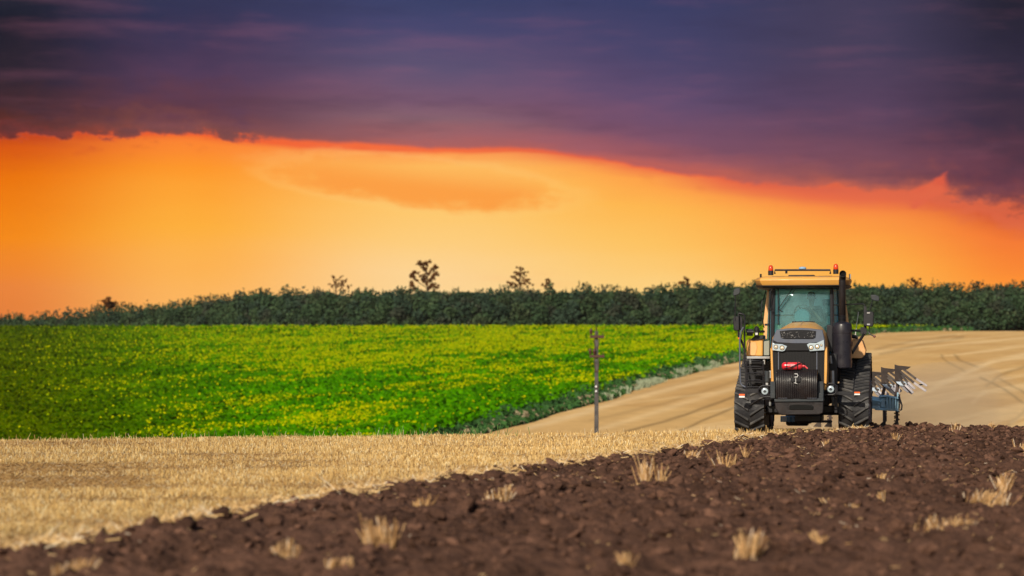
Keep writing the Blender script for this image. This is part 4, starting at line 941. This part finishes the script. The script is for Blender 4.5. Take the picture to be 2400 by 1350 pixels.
# ------------------------------------------------------------ driver
def skin(name, joints, edges, mt, parent, sub=2):
    me = bpy.data.meshes.new(name); me.from_pydata([j[0] for j in joints], edges, []); o = bpy.data.objects.new(name, me); COL.objects.link(o); o.parent = parent
    me.materials.append(mt); sk = o.modifiers.new('skin', 'SKIN'); sk.use_smooth_shade = True
    for i, j in enumerate(joints):
        r = j[1]; me.skin_vertices[0].data[i].radius = (r, r) if not isinstance(r, tuple) else r
        me.skin_vertices[0].data[i].use_root = (i == 0)
    s_ = o.modifiers.new('sub', 'SUBSURF'); s_.levels = sub; s_.render_levels = sub; return o
def driver():
    dv = bake_parent(empty('person', TO)); tag(dv, 'driver in a dark grey shirt seated behind the windshield, one hand on the steering wheel', 'person')
    hp = T(1902, 698, 2.5); x = hp.x; z = hp.z           # head centre
    sh = z-.30; hip = z-.80
    M_skin = mat('skin', (.30,.15,.10), .55); M_shirt = mat('dark grey shirt', (.05,.05,.06), .9, bump=.3, bscale=12); M_hair = mat('dark hair', (.02,.014,.01), .8); M_trs = mat('dark trousers', (.03,.035,.05), .9)
    J = [((x,2.58,hip),.14),((x,2.60,hip+.22),.135),((x,2.60,sh-.08),(.15,.11)),((x,2.57,sh+.06),.065),((x,2.54,sh+.15),.055),((x,2.50,z-.03),.088),((x,2.49,z+.05),.092),((x,2.50,z+.10),.06)]
    E = [(i, i+1) for i in range(7)]
    wheel = T(1882, 732, 1.75)
    hands = [wheel+Vector((.185,.01,.06)), wheel+Vector((-.175,.01,.03))]
    arms = []
    for s, hd in ((1, hands[0]), (-1, hands[1])):
        sp_ = Vector((x+s*.20, 2.58, sh-.01)); el_ = Vector((x+s*.27, 2.30, sh-.30)); wr = hd+Vector((s*.02,.10,-.01))
        n = len(J); J += [(tuple(sp_),.06),(tuple(el_),.044),(tuple(wr),.028),(tuple(hd+Vector((0,.03,.0))),.038)]; E += [(2,n),(n,n+1),(n+1,n+2),(n+2,n+3)]
        arms.append((sp_, el_, wr))
        for k in range(4):                                # fingers curled over the rim
            b_ = hd+Vector((-.027+.018*k,.0,.02)); L1 = (.030,.034,.032,.026)[k]; q = len(J)
            J += [(tuple(b_),.009),(tuple(b_+Vector((0,-L1,.006))),.008),(tuple(b_+Vector((0,-L1-.004,-.022))),.007)]; E += [(n+3,q),(q,q+1),(q+1,q+2)]
        q = len(J); J += [(tuple(hd+Vector((-s*.036,.02,-.004))),.010),(tuple(hd+Vector((-s*.044,-.012,-.008))),.008)]; E += [(n+3,q),(q,q+1)]
    n = len(J)
    for s in (-1, 1):
        q = len(J); J += [((x+s*.10,2.50,hip-.02),.09),((x+s*.15,2.08,hip+.03),.065),((x+s*.15,1.95,hip-.38),.045),((x+s*.15,1.80,hip-.42),.04)]; E += [(0,q),(q,q+1),(q+1,q+2),(q+2,q+3)]
    skin('body', J, E, M_skin, dv)
    # shirt and trousers
    J = [((x,2.60,hip+.02),.155),((x,2.61,hip+.24),(.17,.14)),((x,2.60,sh-.08),(.19,.135)),((x,2.57,sh+.04),.085)]; E = [(0,1),(1,2),(2,3)]
    for s, (sp_, el_, wr) in zip((1,-1), arms):
        n = len(J); m_ = el_.lerp(wr, .35); J += [(tuple(sp_),.085),(tuple(el_),.062),(tuple(m_),.052)]; E += [(2,n),(n,n+1),(n+1,n+2)]
    skin('shirt', J, E, M_shirt, dv)
    J = [((x,2.58,hip-.02),.16)]; E = []
    for s in (-1, 1):
        q = len(J); J += [((x+s*.11,2.46,hip-.01),.11),((x+s*.15,2.07,hip+.03),.083),((x+s*.15,1.96,hip-.34),.06)]; E += [(0,q),(q,q+1),(q+1,q+2)]
    skin('trousers', J, E, M_trs, dv)
    m = MB(); m.lathe([(.088,.0),(.100,.03),(.098,.075),(.075,.115),(.03,.135),(.001,.138)], (x,2.505,z+.012), 'z', 18); m.build('hair', M_hair, dv)
    m = MB()
    m.loft([[(x-.012,2.415,z+.02),(x+.012,2.415,z+.02),(x+.008,2.40,z+.02)], [(x-.018,2.41,z-.03),(x+.018,2.41,z-.03),(x,2.378,z-.025)]]); m.build('nose', M_skin, dv)
    for s in (-1, 1):
        m = MB(); m.lathe([(.001,-.012),(.011,-.006),(.013,0),(.011,.006),(.001,.012)], (x+s*.034,2.418,z+.012), 'y', 10); m.build('eye', M_hair, dv)
        m = MB(); m.lathe([(.001,-.03),(.014,-.02),(.018,0),(.014,.02),(.001,.03)], (x+s*.094,2.50,z-.005), 'z', 10); m.build('ear', M_skin, dv)
    m = MB(); m.cbox((x,2.412,z-.06),(.045,.012,.008)); m.build('mouth', mat('lips', (.25,.07,.06), .5), dv)
driver()

# ------------------------------------------------------------ reversible plough behind the tractor
M_blue = mat('faded blue paint', (.26,.44,.56), .5, dirt=((.22,.22,.20), .55))
M_mould = mat('earthy worn steel', (.028,.019,.017), .5, dirt=((.06,.038,.028), .6))
M_bright = mat('scoured steel', (.24,.23,.26), .42, metal=.3, dirt=((.25,.18,.15), .35))
M_whitep = mat('pale blue white plate', (.42,.50,.60), .5)
M_soily = mat('soil caked iron', (.07,.05,.045), .9, bump=.6, bscale=18)
def plough():
    p = bake_parent(empty('plough', TO)); tag(p, 'blue framed reversible plough with raised slatted mouldboards, hitched behind the tractor', 'plough')
    # frame box with ribs
    m = MB(); TB(m, 2060, 931, 2106, 960, 6.0, 6.25); TP(m, [(2060,927),(2080,926),(2106,932),(2106,936),(2080,931),(2060,932)], 5.9, 6.35); TP(m, [(2050,955),(2105,960),(2106,964),(2050,961)], 5.9, 6.35); f = m.build('headstock', M_blue, p, .015)
    for px in (2079, 2086, 2093, 2099):
        m = MB(); TB(m, px-1.2, 931, px+1.2, 961, 5.86, 6.0); m.build('rib', M_blue, f, .006)
    m = MB(); TB(m, 2064, 934, 2074, 955, 5.93, 5.99); m.build('headstock_plate', M_blue, f, .01)
    m = MB(); TB(m, 2030, 934, 2062, 937, 5.9, 6.05); TB(m, 2030, 945, 2062, 948, 5.9, 6.05); TB(m, 2030, 951, 2062, 958, 5.9, 6.05); m.build('frame_arms', M_blue, p, .008)
    m = MB(); TB(m, 2102, 920, 2106.5, 965, 6.05, 6.2); m.build('turnover_post', M_blue, p, .01)
    # main beam running back and towards the furrow
    m = MB(); a = T(2085, 945, 6.1); b = a+Vector((-2.1, 4.2, .05)); m.tube([Vector((-.2,4.9,.95)), a, b], .11, 4); m.build('beam', M_blue, p, .01)
    m = MB(); TT(m, [(2107,924,6.0),(2110,938,6.0),(2114,950,6.0),(2113,960,6.0),(2108,962,6.0)], .022, 6); TT(m, [(2106,930,5.95),(2109,944,5.95),(2107,958,5.95)], .018, 6); m.build('hydraulic_hose', M_blk, p)
    m = MB(); rs = random.Random(2)
    for k in range(9): q = T(2107+rs.uniform(-1,2), 925+k*4.4, 6.0); m.cbox(q, (.035,.04,.022), Matrix.Rotation(rs.uniform(-.4,.4), 3, 'Y'))
    m.build('stop_screws', M_soily, p)
    # three raised bodies with slatted mouldboards
    for i, (ox, oy, v) in enumerate(((0,0,6.4),(-32,6,7.2),(-62,14,8.0))):
        bd = empty('plough_body', (0,0,0)); bd.parent = p
        def Q(a, b): return (a+ox, b+oy)
        m = MB(); TP(m, [Q(2096.5,854),Q(2105,856.5),Q(2135.5,859.5),Q(2126,866),Q(2117,866),Q(2112,868),Q(2112,872),Q(2117,876),Q(2118,885),Q(2112,894),Q(2100,895),Q(2098,899),Q(2097,880)], v, v+.05); m.build('mouldboard', M_mould, bd, .008)
        for x0, y0, x1, y1, x2, y2, w in ((2117,865,2147,888,2172,904,2.6),(2110,871,2142,897,2170,916,2.9),(2112,879,2128,896,2144,911,2.8),(2106,888,2121,902,2140,920,2.6)):
            for k, (A, B, mt) in enumerate((((x0,y0),(x1,y1),M_mould),((x1,y1),(x2,y2),M_bright))):
                if k == 0 or True:
                    dx_, dy_ = B[0]-A[0], B[1]-A[1]; l = math.hypot(dx_, dy_); nx, ny = -dy_/l*w, dx_/l*w
                    ww = [Q(A[0]-nx,A[1]-ny), Q(B[0]-nx,B[1]-ny), Q(B[0]+dx_/l*1.5,B[1]+dy_/l*1.5), Q(B[0]+nx,B[1]+ny), Q(A[0]+nx,A[1]+ny)]
                    P0 = [T(a_, b_, v-.02-(.09*(j in (1,2,3)))-.1*k) for j, (a_, b_) in enumerate(ww)]
                    mm = MB(); mm.loft([P0, [q+Vector((0,.03,0)) for q in P0]]); mm.build('slat', mt, bd, .004)
        m = MB(); TP(m, [Q(2100,894.5),Q(2124,894.5),Q(2125.5,903),Q(2118,905),Q(2109,903),Q(2102,898)], v-.06, v-.02); sh_ = m.build('share_plate', M_whitep, bd, .006)
        m = MB()
        for a_ in ((2115,898),(2121,898)): q = T(*Q(*a_), v-.065); m.lathe([(.012,-.01),(.014,.005)], q, 'y', 8)
        m.build('bolt', M_blk, sh_)
        m = MB(); TP(m, [Q(2110,904),Q(2125,905),Q(2132,917),Q(2128,921),Q(2118,914)], v-.03, v+.0); m.build('trashboard', M_bright, bd, .006)
        m = MB(); TT(m, [(*Q(2150,903),v-.05),(*Q(2163,901),v+.1)], .02, 6); m.build('slat_stay', M_mould, bd)
        m = MB(); a0 = T(*Q(2104,880), v+.08); a1 = T(2097+ox, 940, v-.1); m.tube([a0, a0+Vector((0,.05,-.3)), a1], .05, 6); m.build('leg', M_soily, bd)
    # lower bodies cutting the soil
    for px, v in ((2072,7.2),(2102,6.4),(1945,8.8),(1920,9.6)):
        bd = empty('plough_body', (0,0,0)); bd.parent = p
        m = MB(); TP(m, [(px-3.5,962),(px+4,962),(px+3.5,975),(px+3.5,991),(px-3,991),(px-3,978)], v, v+.12); m.build('leg', M_soily, bd, .01)
        m = MB(); rs = random.Random(int(px))
        for k in range(7): q = T(px+rs.choice((-4.6,4.6)), 965+k*3.6, v+.04); m.cbox(q, (.045,.06,.035), Matrix.Rotation(rs.uniform(-1,1), 3, 'Y'))
        m.build('soil_clots', M_soily, bd)
        m = MB(); TP(m, [(px-14,1000),(px-6,991),(px+1,986),(px+4,990),(px+5,1001)], v-.1, v+.0); m.build('share', M_mould, bd, .01)
    # parts seen under the tractor
    m = MB(); TB(m, 1829, 975.5, 1865, 989, 4.6, 4.9); hb = m.build('crossbar', M_blue, p, .01)
    m = MB(); TB(m, 1832, 977, 1844, 987, 4.58, 4.6); m.build('plate', M_markw, hb)
    for x0, x1 in ((1848,1850),(1856,1858)):
        m = MB(); TB(m, x0, 975, x1+1, 989.5, 4.55, 4.6); m.build('clamp', M_whitep, hb)
    m = MB(); c = T(1868, 991, 5.2); m.lathe([(.30,-.28),(.33,-.24),(.33,.24),(.30,.28)], (c.x,5.4,.33), 'x', 24); m.build('depth_wheel', M_rub, p)
    m = MB(); TB(m, 1865, 975, 1925, 988, 4.7, 4.9); TB(m, 1897, 985, 1950, 991, 5.4, 5.6); m.build('drawbar', M_soily, p, .02)
plough()
# ------------------------------------------------------------ near stubble stalks
def hsoil(x, y):
    """ploughed surface"""
    b = Bpn(x, y); d = x-b
    w = sstep(d, -.05, .45)
    a = fbm(x/.9, y/.9, 61, 3)-.42; r = 1-np.abs(2*fbm(x/.33, y/.30, 71, 3)-1); c = fbm(x/.10, y/.09, 81, 3)-.5
    fur = np.cos((d)*2*math.pi/.62+1.2*fbm(x/2, y/2, 5, 2))*.018
    lip = .05*np.exp(-((d-.35)/.22)**2)
    e = np.abs(fbm(x/.22, y/.20, 131, 2)-.5)*2
    return H(x, y) + w*(.05 + a*.17 + (r-.7)*.17 + c*.06 - (.35-e)*.05 + fur + lip) - (1-w)*.05
def soil():
    yb = [8.0]
    while yb[-1] < 58: yb.append(yb[-1]+max(.016, .00145*yb[-1]))
    yb = np.array(yb+[59,60,62,65,70]); nx = 620
    t = np.linspace(0, 1, nx)
    Y = np.repeat(yb[:,None], nx, 1); x0 = Bp(Y)-.6; x1 = .30*Y+1.5; X = x0+(x1-x0)*t[None,:]
    Z = hsoil(X, Y)
    g = fbm(X/.5, Y/.5, 15, 4)[...,None]; g2 = fbm(X/2.5, Y/2.5, 18, 2)[...,None]
    C = np.array([.046,.023,.015])*(1-g)+np.array([.120,.061,.041])*g; C = C*(.8+.4*g2)
    I = np.arange(Y.size).reshape(Y.shape)
    o = npmesh('ploughed_field', np.stack([X, Y, Z], -1).reshape(-1, 3), np.stack([I[:-1,:-1], I[:-1,1:], I[1:,1:], I[1:,:-1]], -1).reshape(-1, 4), C.reshape(-1, 3), M_soil, True)
    tag(o, kind='structure')
M_soil = colmat('turned soil', .95, .12, bump=.9, bscale=26, nz=(34, .35))
soil()
def clods():
    import bmesh
    bm = bmesh.new(); bmesh.ops.create_icosphere(bm, subdivisions=1, radius=1); bv = np.array([v.co[:] for v in bm.verts]); bf = np.array([[v.index for v in f.verts] for f in bm.faces]); bm.free()
    bm = bmesh.new(); bmesh.ops.create_icosphere(bm, subdivisions=2, radius=1); bv2 = np.array([v.co[:] for v in bm.verts]); bf2 = np.array([[v.index for v in f.verts] for f in bm.faces]); bm.free()
    VV, FF, CC = [], [], []; off = 0
    def put(x, y, r, bv, bf, sink=.25, z0=None):
        nonlocal off
        n = len(x); s = r[:,None,None]*np.stack([1+.5*rng.random(n), .8+.4*rng.random(n), .55+.4*rng.random(n)], -1)[:,None,:]
        a = rng.random(n)*6.28; ca, sa = np.cos(a)[:,None], np.sin(a)[:,None]
        B = bv[None]*(1+.34*(rng.random((n, len(bv), 1))-.5)*2*.7)*s
        tx = rng.normal(0, .5, n)[:,None]
        Bz = B[...,2]+B[...,0]*np.tan(np.clip(tx, -.9, .9))*.5
        X = B[...,0]*ca-B[...,1]*sa; Y = B[...,0]*sa+B[...,1]*ca
        z = hsoil(x, y) if z0 is None else z0
        P = np.stack([X+x[:,None], Y+y[:,None], Bz+(z+r*(.55-sink))[:,None]], -1).reshape(-1, 3)
        g = rng.random((n,1)); c = np.array([.042,.021,.014])*(1-g)+np.array([.145,.074,.049])*g
        VV.append(P); FF.append((bf[None]+(np.arange(n)*len(bv))[:,None,None]).reshape(-1, 3)+off); CC.append(np.repeat(c, len(bv), 0)); off += len(P)
    def area(n, ymin, ymax, pw=1.0):
        y = (ymin**pw+(ymax**pw-ymin**pw)*rng.random(n))**(1/pw); x0 = Bpn(Bp(y), y)+.08; x1 = .27*y+1.2
        return x0+(x1-x0)*rng.random(n), y
    x, y = area(20000, 9.5, 54, 1.2); put(x, y, .012+.03*rng.random(len(x))**1.6*(.8+y/60), bv, bf)
    x, y = area(1900, 9.5, 54, 1.5); put(x, y, .035+.06*rng.random(len(x))**1.8, bv2, bf2, .35)
    x, y = area(60, 20, 54, 1.5); put(x, y, .08+.04*rng.random(len(x)), bv2, bf2, .5)
    # loose lumps lining the last furrow and the crest
    y = 10+40*rng.random(900); x = Bpn(Bp(y), y)+rng.normal(.15, .12, 900); put(x, y, .03+.06*rng.random(900)**2, bv2, bf2, .3)
    y = rng.uniform(49.5, 54, 700); x = rng.uniform(8.5, 14.5, 700); put(x, y, .025+.055*rng.random(700)**1.8, bv2, bf2, .15)
    # heap thrown up by the plough shares
    n = 420; y = rng.uniform(54.2, 57.5, n); x = 9.7+(y-54.2)*.35+rng.random(n)*1.1; z = H(x, y)+.22*rng.random(n)*np.clip((10.9-x+ (y-54.2)*.3)/1.0, .2, 1)
    put(x, y, .03+.05*rng.random(n)**1.4, bv2, bf2, .2, z)
    V = np.concatenate(VV); Fm = np.concatenate(FF)
    o = npmesh('soil_clods', V, Fm, np.concatenate(CC), M_soil, True); o.data.set_sharp_from_angle(angle=R(50))
    tag(o, 'dark brown clods strewn over the ploughed ground', 'soil', kind='stuff')
clods()
M_straw = colmat('straw', .75, .25, trans=.22)
def stalkset(x, y, z, h, w, lean, C):
    n = len(x); a = rng.random(n)*6.28; b = np.stack([x, y, z], -1)
    up = np.stack([rng.normal(0, lean, n), rng.normal(0, lean, n), np.ones(n)], -1)*h[:,None]/2
    u = np.stack([np.cos(a), np.sin(a)*.5, np.zeros(n)], -1)*w[:,None]/2
    V, F = quads(b+up, u, up); return V, F, rep4(C)
def strawcol(n, bright=0):
    g = rng.random((n,1)); C = np.array([.52,.31,.11])*(1-g)+np.array([.93,.68,.33])*g
    pale = rng.random((n,1)) < .14; C = np.where(pale, np.array([.90,.78,.55]), C); dk = rng.random((n,1)) < .16; return np.where(dk, np.array([.30,.17,.07]), C)
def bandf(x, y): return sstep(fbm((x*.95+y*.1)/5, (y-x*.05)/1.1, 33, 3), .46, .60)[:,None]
def stubble():
    VV, FF, CC = [], [], []; off = 0
    def put(V, F, C):
        nonlocal off
        VV.append(V); FF.append(F+off); CC.append(C); off += len(V)
    N = 400000; t = rng.random(N); y = (12**.9+(53.5**.9-12**.9)*t)**(1/.9)
    xl = -.27*y-1.0; xr = Bpn(Bp(y), y)+.02; x = xl+(xr-xl)*rng.random(N)
    inr = (xl < xr); x, y = x[inr], y[inr]
    # drill rows
    q = (x-.33*y)/.155; snap = rng.random(len(x)) < .55; x = np.where(snap, (np.floor(q)+.5+rng.normal(0,.13,len(x)))*.155+.33*y, x)
    keep = x < Bpn(Bp(y), y)+.05; x, y = x[keep], y[keep]
    den = fbm(x/.7, y/1.1, 13, 3); keep = rng.random(len(x)) < .55+.9*(den-.3); x, y = x[keep], y[keep]; n = len(x)
    h = (.055+.075*rng.random(n))*(.75+.5*den[keep]); w = (.0032+.0028*rng.random(n))*(1+y/40)
    edge = np.exp(-((Bp(y)-x)/.9)**2); h *= 1-.35*edge
    C = strawcol(n)
    # trodden darker bands across the field; left side darker, corner vignette put into colour
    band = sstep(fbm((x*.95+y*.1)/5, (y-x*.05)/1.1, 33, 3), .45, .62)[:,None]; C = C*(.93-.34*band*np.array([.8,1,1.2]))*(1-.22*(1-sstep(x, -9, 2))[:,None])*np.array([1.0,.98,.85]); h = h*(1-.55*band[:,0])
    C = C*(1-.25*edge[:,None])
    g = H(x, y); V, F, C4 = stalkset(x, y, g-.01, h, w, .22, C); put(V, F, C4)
    # flattened straw
    n = 130000; t = rng.random(n); y = 12+41.5*t**1.1; xl = -.27*y-1; xr = Bpn(Bp(y), y)+.1; x = xl+(xr-xl)*rng.random(n); k = x < xr; x, y = x[k], y[k]; n = len(x)
    a = rng.random(n)*3.14; l = (.03+.07*rng.random(n))[:,None]; d = np.stack([np.cos(a), np.sin(a), rng.normal(.1,.3,n)], -1)*l; u = np.stack([-np.sin(a)*.3, np.cos(a)*.3, np.ones(n)], -1)*(.003+.00008*y)[:,None]
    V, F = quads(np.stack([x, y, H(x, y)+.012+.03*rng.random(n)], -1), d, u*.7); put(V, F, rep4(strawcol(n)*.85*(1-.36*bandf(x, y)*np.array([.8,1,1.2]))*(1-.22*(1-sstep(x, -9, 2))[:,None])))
    # ragged straw along the furrow edge
    n = 26000; y = 12+38*rng.random(n)**.8; m_ = vn(y*1.3, y*0, 44); x = Bpn(Bp(y), y)+rng.normal(.0,.20,n)+.15*(m_-.5); k = rng.random(n) < .25+.9*m_; x, y = x[k], y[k]; n = len(x)
    a = rng.random(n)*6.28; l = (.04+.09*rng.random(n))[:,None]; d = np.stack([np.cos(a), np.sin(a)*.4, rng.normal(.15,.5,n)], -1)*l; u = np.stack([-np.sin(a)*.3, np.cos(a)*.3, np.ones(n)], -1)*.0055
    V, F = quads(np.stack([x, y, np.maximum(H(x, y), hsoil(x, y))+.02+.04*rng.random(n)], -1), d, u); put(V, F, rep4(strawcol(n)*np.array([.85,.83,.85])))
    # taller stems along the crest
    n = 1100; x = rng.uniform(-12, 6.2, n); y = yc(x)+rng.uniform(-2, 5, n); n = len(x)
    V, F, C4 = stalkset(x, y, H(x, y), .10+.13*rng.random(n)**2.2, np.full(n, .008), .30, strawcol(n)*.85); put(V, F, C4)
    o = npmesh('stubble', np.concatenate(VV), np.concatenate(FF), np.clip(np.concatenate(CC), 0, .95), M_straw); tag(o, 'short golden cereal stubble covering the near field', 'stubble', kind='stuff')
    # green volunteers
    n = 130; x = np.concatenate([rng.normal(-2.0, .6, 60), rng.normal(-5.5, 1.2, 40), rng.normal(-.6, .5, 30)]); y = yc(x)+rng.uniform(0, 3, n)
    V, F, C4 = stalkset(x, y, H(x, y), .12+.22*rng.random(n)**1.5, np.full(n, .012), .35, np.tile([.10,.20,.05], (n, 1))*(.6+.8*rng.random((n,1))))
    o = npmesh('green_weeds', V, F, C4, M_straw); tag(o, 'thin green weed stems standing along the crest of the stubble', 'weeds', kind='stuff')
    # loose straw on the soil
    n = 7500; y = 11+41*rng.random(n)**.8; x0 = Bp(y)+.2; x = x0+(.27*y+1-x0)*rng.random(n); m_ = fbm(x/1.3, y/1.3, 92, 2); k = rng.random(n) < sstep(m_, .42, .70)*.9+.08; x, y = x[k], y[k]; n = len(x)
    a = rng.random(n)*6.28; l = (.010+.030*rng.random(n)**1.5)[:,None]; d = np.stack([np.cos(a), np.sin(a)*.5, rng.normal(.1,.3,n)], -1)*l; u = np.stack([-np.sin(a)*.3, np.cos(a)*.3, np.ones(n)], -1)*.0028
    V, F = quads(np.stack([x, y, hsoil(x, y)+.02+.02*rng.random(n)], -1), d, u)
    o = npmesh('loose_straw', V, F, rep4(strawcol(n)*np.array([.74,.70,.76])), M_straw); tag(o, 'bits of pale straw scattered on the ploughed soil', 'straw', kind='stuff')
stubble()
# individual tufts left standing in the ploughed ground (photo pixel of the root, width and height in photo pixels)
TUFTS = [
 (905,1285,86,96,'tallest stubble tuft, a dense upright bundle in the blurred soil left of centre',-.05),
 (672,1308,72,62,'broad pale stubble tuft low in the soil, left of the tallest bundle',.1),
 (982,1195,40,42,'small V shaped stubble tuft behind the tallest bundle',.25),
 (1165,1180,62,44,'fan shaped stubble tuft on the soil in the centre, near the furrow edge',.15),
 (1528,1135,62,66,'tall loose stubble tuft beside the furrow edge below the far stubble slope',.05),
 (1712,1098,56,58,'slanting stubble tuft on the soil left of the tractor',-.25),
 (1748,1082,18,40,'narrow pale stubble tuft standing alone just left below the left track',.05),
 (1605,1078,50,34,'flattened golden tuft at the furrow edge left of the tractor',.5),
 (1942,1049,22,20,'little stubble tuft in front of the right track',.1),
 (2094,1036,18,24,'thin stubble tuft on the soil right beside the right track',.0),
 (2066,1128,44,34,'low comb-like stubble tuft on the soil below the plough',.05),
 (2066,1178,14,38,'single pale stalk bunch below the comb-like tuft',-.3),
 (2300,1180,110,50,'wide sprawling golden tuft on the soil at the right',.6),
 (2360,1150,54,46,'bristly yellow tuft at the upper right end of the sprawling one',.35),
 (2216,1242,112,42,'long flat row of pale stubble in the lower right soil',.4),
 (2396,1072,40,40,'golden tuft at the right edge of the picture beyond the clods',.3),
 (1919,1278,28,46,'boxy upright stubble tuft in the lower soil below the tractor',.0),
 (1741,1318,62,66,'round blurred tuft at the bottom below the tractor',.1),
 (1478,1325,44,58,'spiky blurred tuft at the bottom right of centre',-.2),
 (1400,1335,50,22,'flat whitish tuft at the bottom beside the spiky one',.5),
 (790,1348,60,36,'blurred tuft cut by the bottom edge of the picture',.2),
 (160,1348,80,48,'blurred tuft in the bottom left corner of the soil',.3),
 (1958,1190,26,34,'short tilted tuft in the middle of the soil below the tractor',-.5),
 (1996,1200,22,26,'tiny orange tuft beside the short tilted one',.2),
 (1905,1205,10,20,'thin wisp of straw in the soil left of the tilted tuft',.4),
 (2330,1010,34,22,'thin straw tuft among the clods on the right skyline',.3),
 (2235,1012,30,30,'tuft of dry stalks sticking up from the soil crest right of the plough',.1),
]
for i, (px, py, w, h, label, lean) in enumerate(TUFTS):
    y = EYE*FPX/(py-HZ)
    for _ in range(12):
        x = (px-1200)/FPX*y; z = float(hsoil(np.array([x]), np.array([y]))[0]); yn = (EYE-z)*FPX/(py-HZ); y = y*.5+yn*.5
    y = min(y, 51.5); x = (px-1200)/FPX*y; z = float(hsoil(np.array([x]), np.array([y]))[0])
    k = y/FPX; W_, H_ = w*k/2, h*k; n = int(np.clip(w*1.5, 26, 150))
    nc_ = max(3, int(w/11)); cxs = rng.uniform(-1, 1, nc_); ch = .55+.5*rng.random(nc_); cl = rng.integers(0, nc_, n); cn = rng.normal(0, .13, nc_)
    ox = cxs[cl]+rng.normal(0, .20, n); oy = rng.uniform(-1, 1, n)*.5
    a = rng.normal(0, .35, n)
    hh = H_*ch[cl]*(.40+.70*rng.random(n)); b = np.stack([ox*W_*.8, oy*W_, np.full(n, -.02)], -1)
    sp = np.stack([ox*.15+cn[cl]+lean*rng.random(n)*1.2+rng.normal(0,.20,n), rng.normal(-.1,.2,n), np.ones(n)], -1)*hh[:,None]/2
    u = np.stack([np.cos(a), np.sin(a), np.zeros(n)], -1)*(.0019+.0014*rng.random(n))[:,None]*(1+y/45)
    V, F = quads(b+sp, u, sp); u2 = np.stack([-np.sin(a), np.cos(a), np.zeros(n)], -1)*.0025
    V2, F2 = quads(b+sp, u2, sp); C = strawcol(n)*np.array([.92,.86,.90])*(.75+.35*rng.random((n,1)))
    o = npmesh('stubble_tuft', np.concatenate([V, V2]), np.concatenate([F, F2+len(V)]), np.clip(np.concatenate([rep4(C), rep4(C)]), 0, .95), M_straw)
    o.location = (x, y, z); tag(o, label, 'straw tuft', 'straw tufts left standing in the ploughed soil')

# ------------------------------------------------------------ air
hz = MB(); hz.box((-2600,-120,-24),(2600,1700,33))
M_haze = bpy.data.materials.new('haze'); M_haze.use_nodes = True; ht = M_haze.node_tree; ht.nodes.clear()
pv = ht.nodes.new('ShaderNodeVolumePrincipled'); pv.inputs['Color'].default_value = (.85,.80,.70,1); pv.inputs['Density'].default_value = .00004; pv.inputs['Anisotropy'].default_value = .2
ho_ = ht.nodes.new('ShaderNodeOutputMaterial'); ht.links.new(pv.outputs[0], ho_.inputs['Volume'])
ho = hz.build('haze', M_haze, None, 0, 0); tag(ho, kind='stuff')

# dust drifting off the plough
m = MB(); rings = []
for i in range(13):
    a = math.pi*i/12; rings.append([(10.6+3.6*max(math.sin(a), .02)*math.cos(b*math.pi/8)*(1+.15*math.sin(3*a+b)), 61.5+5.5*max(math.sin(a), .02)*math.sin(b*math.pi/8), -.2+1.5*math.cos(a)+.9*max(0, math.cos(b*math.pi/8))*math.sin(a)) for b in range(16)])
m.loft(rings)
M_dust = bpy.data.materials.new('dust'); M_dust.use_nodes = True; ht = M_dust.node_tree; ht.nodes.clear()
pv = ht.nodes.new('ShaderNodeVolumePrincipled'); pv.inputs['Color'].default_value = (.85,.68,.50,1); pv.inputs['Density'].default_value = .09
ho_ = ht.nodes.new('ShaderNodeOutputMaterial'); ht.links.new(pv.outputs[0], ho_.inputs['Volume'])
tag(m.build('dust_cloud', M_dust, None, 0, 60), 'thin brown dust drifting behind the plough', 'dust', kind='stuff')
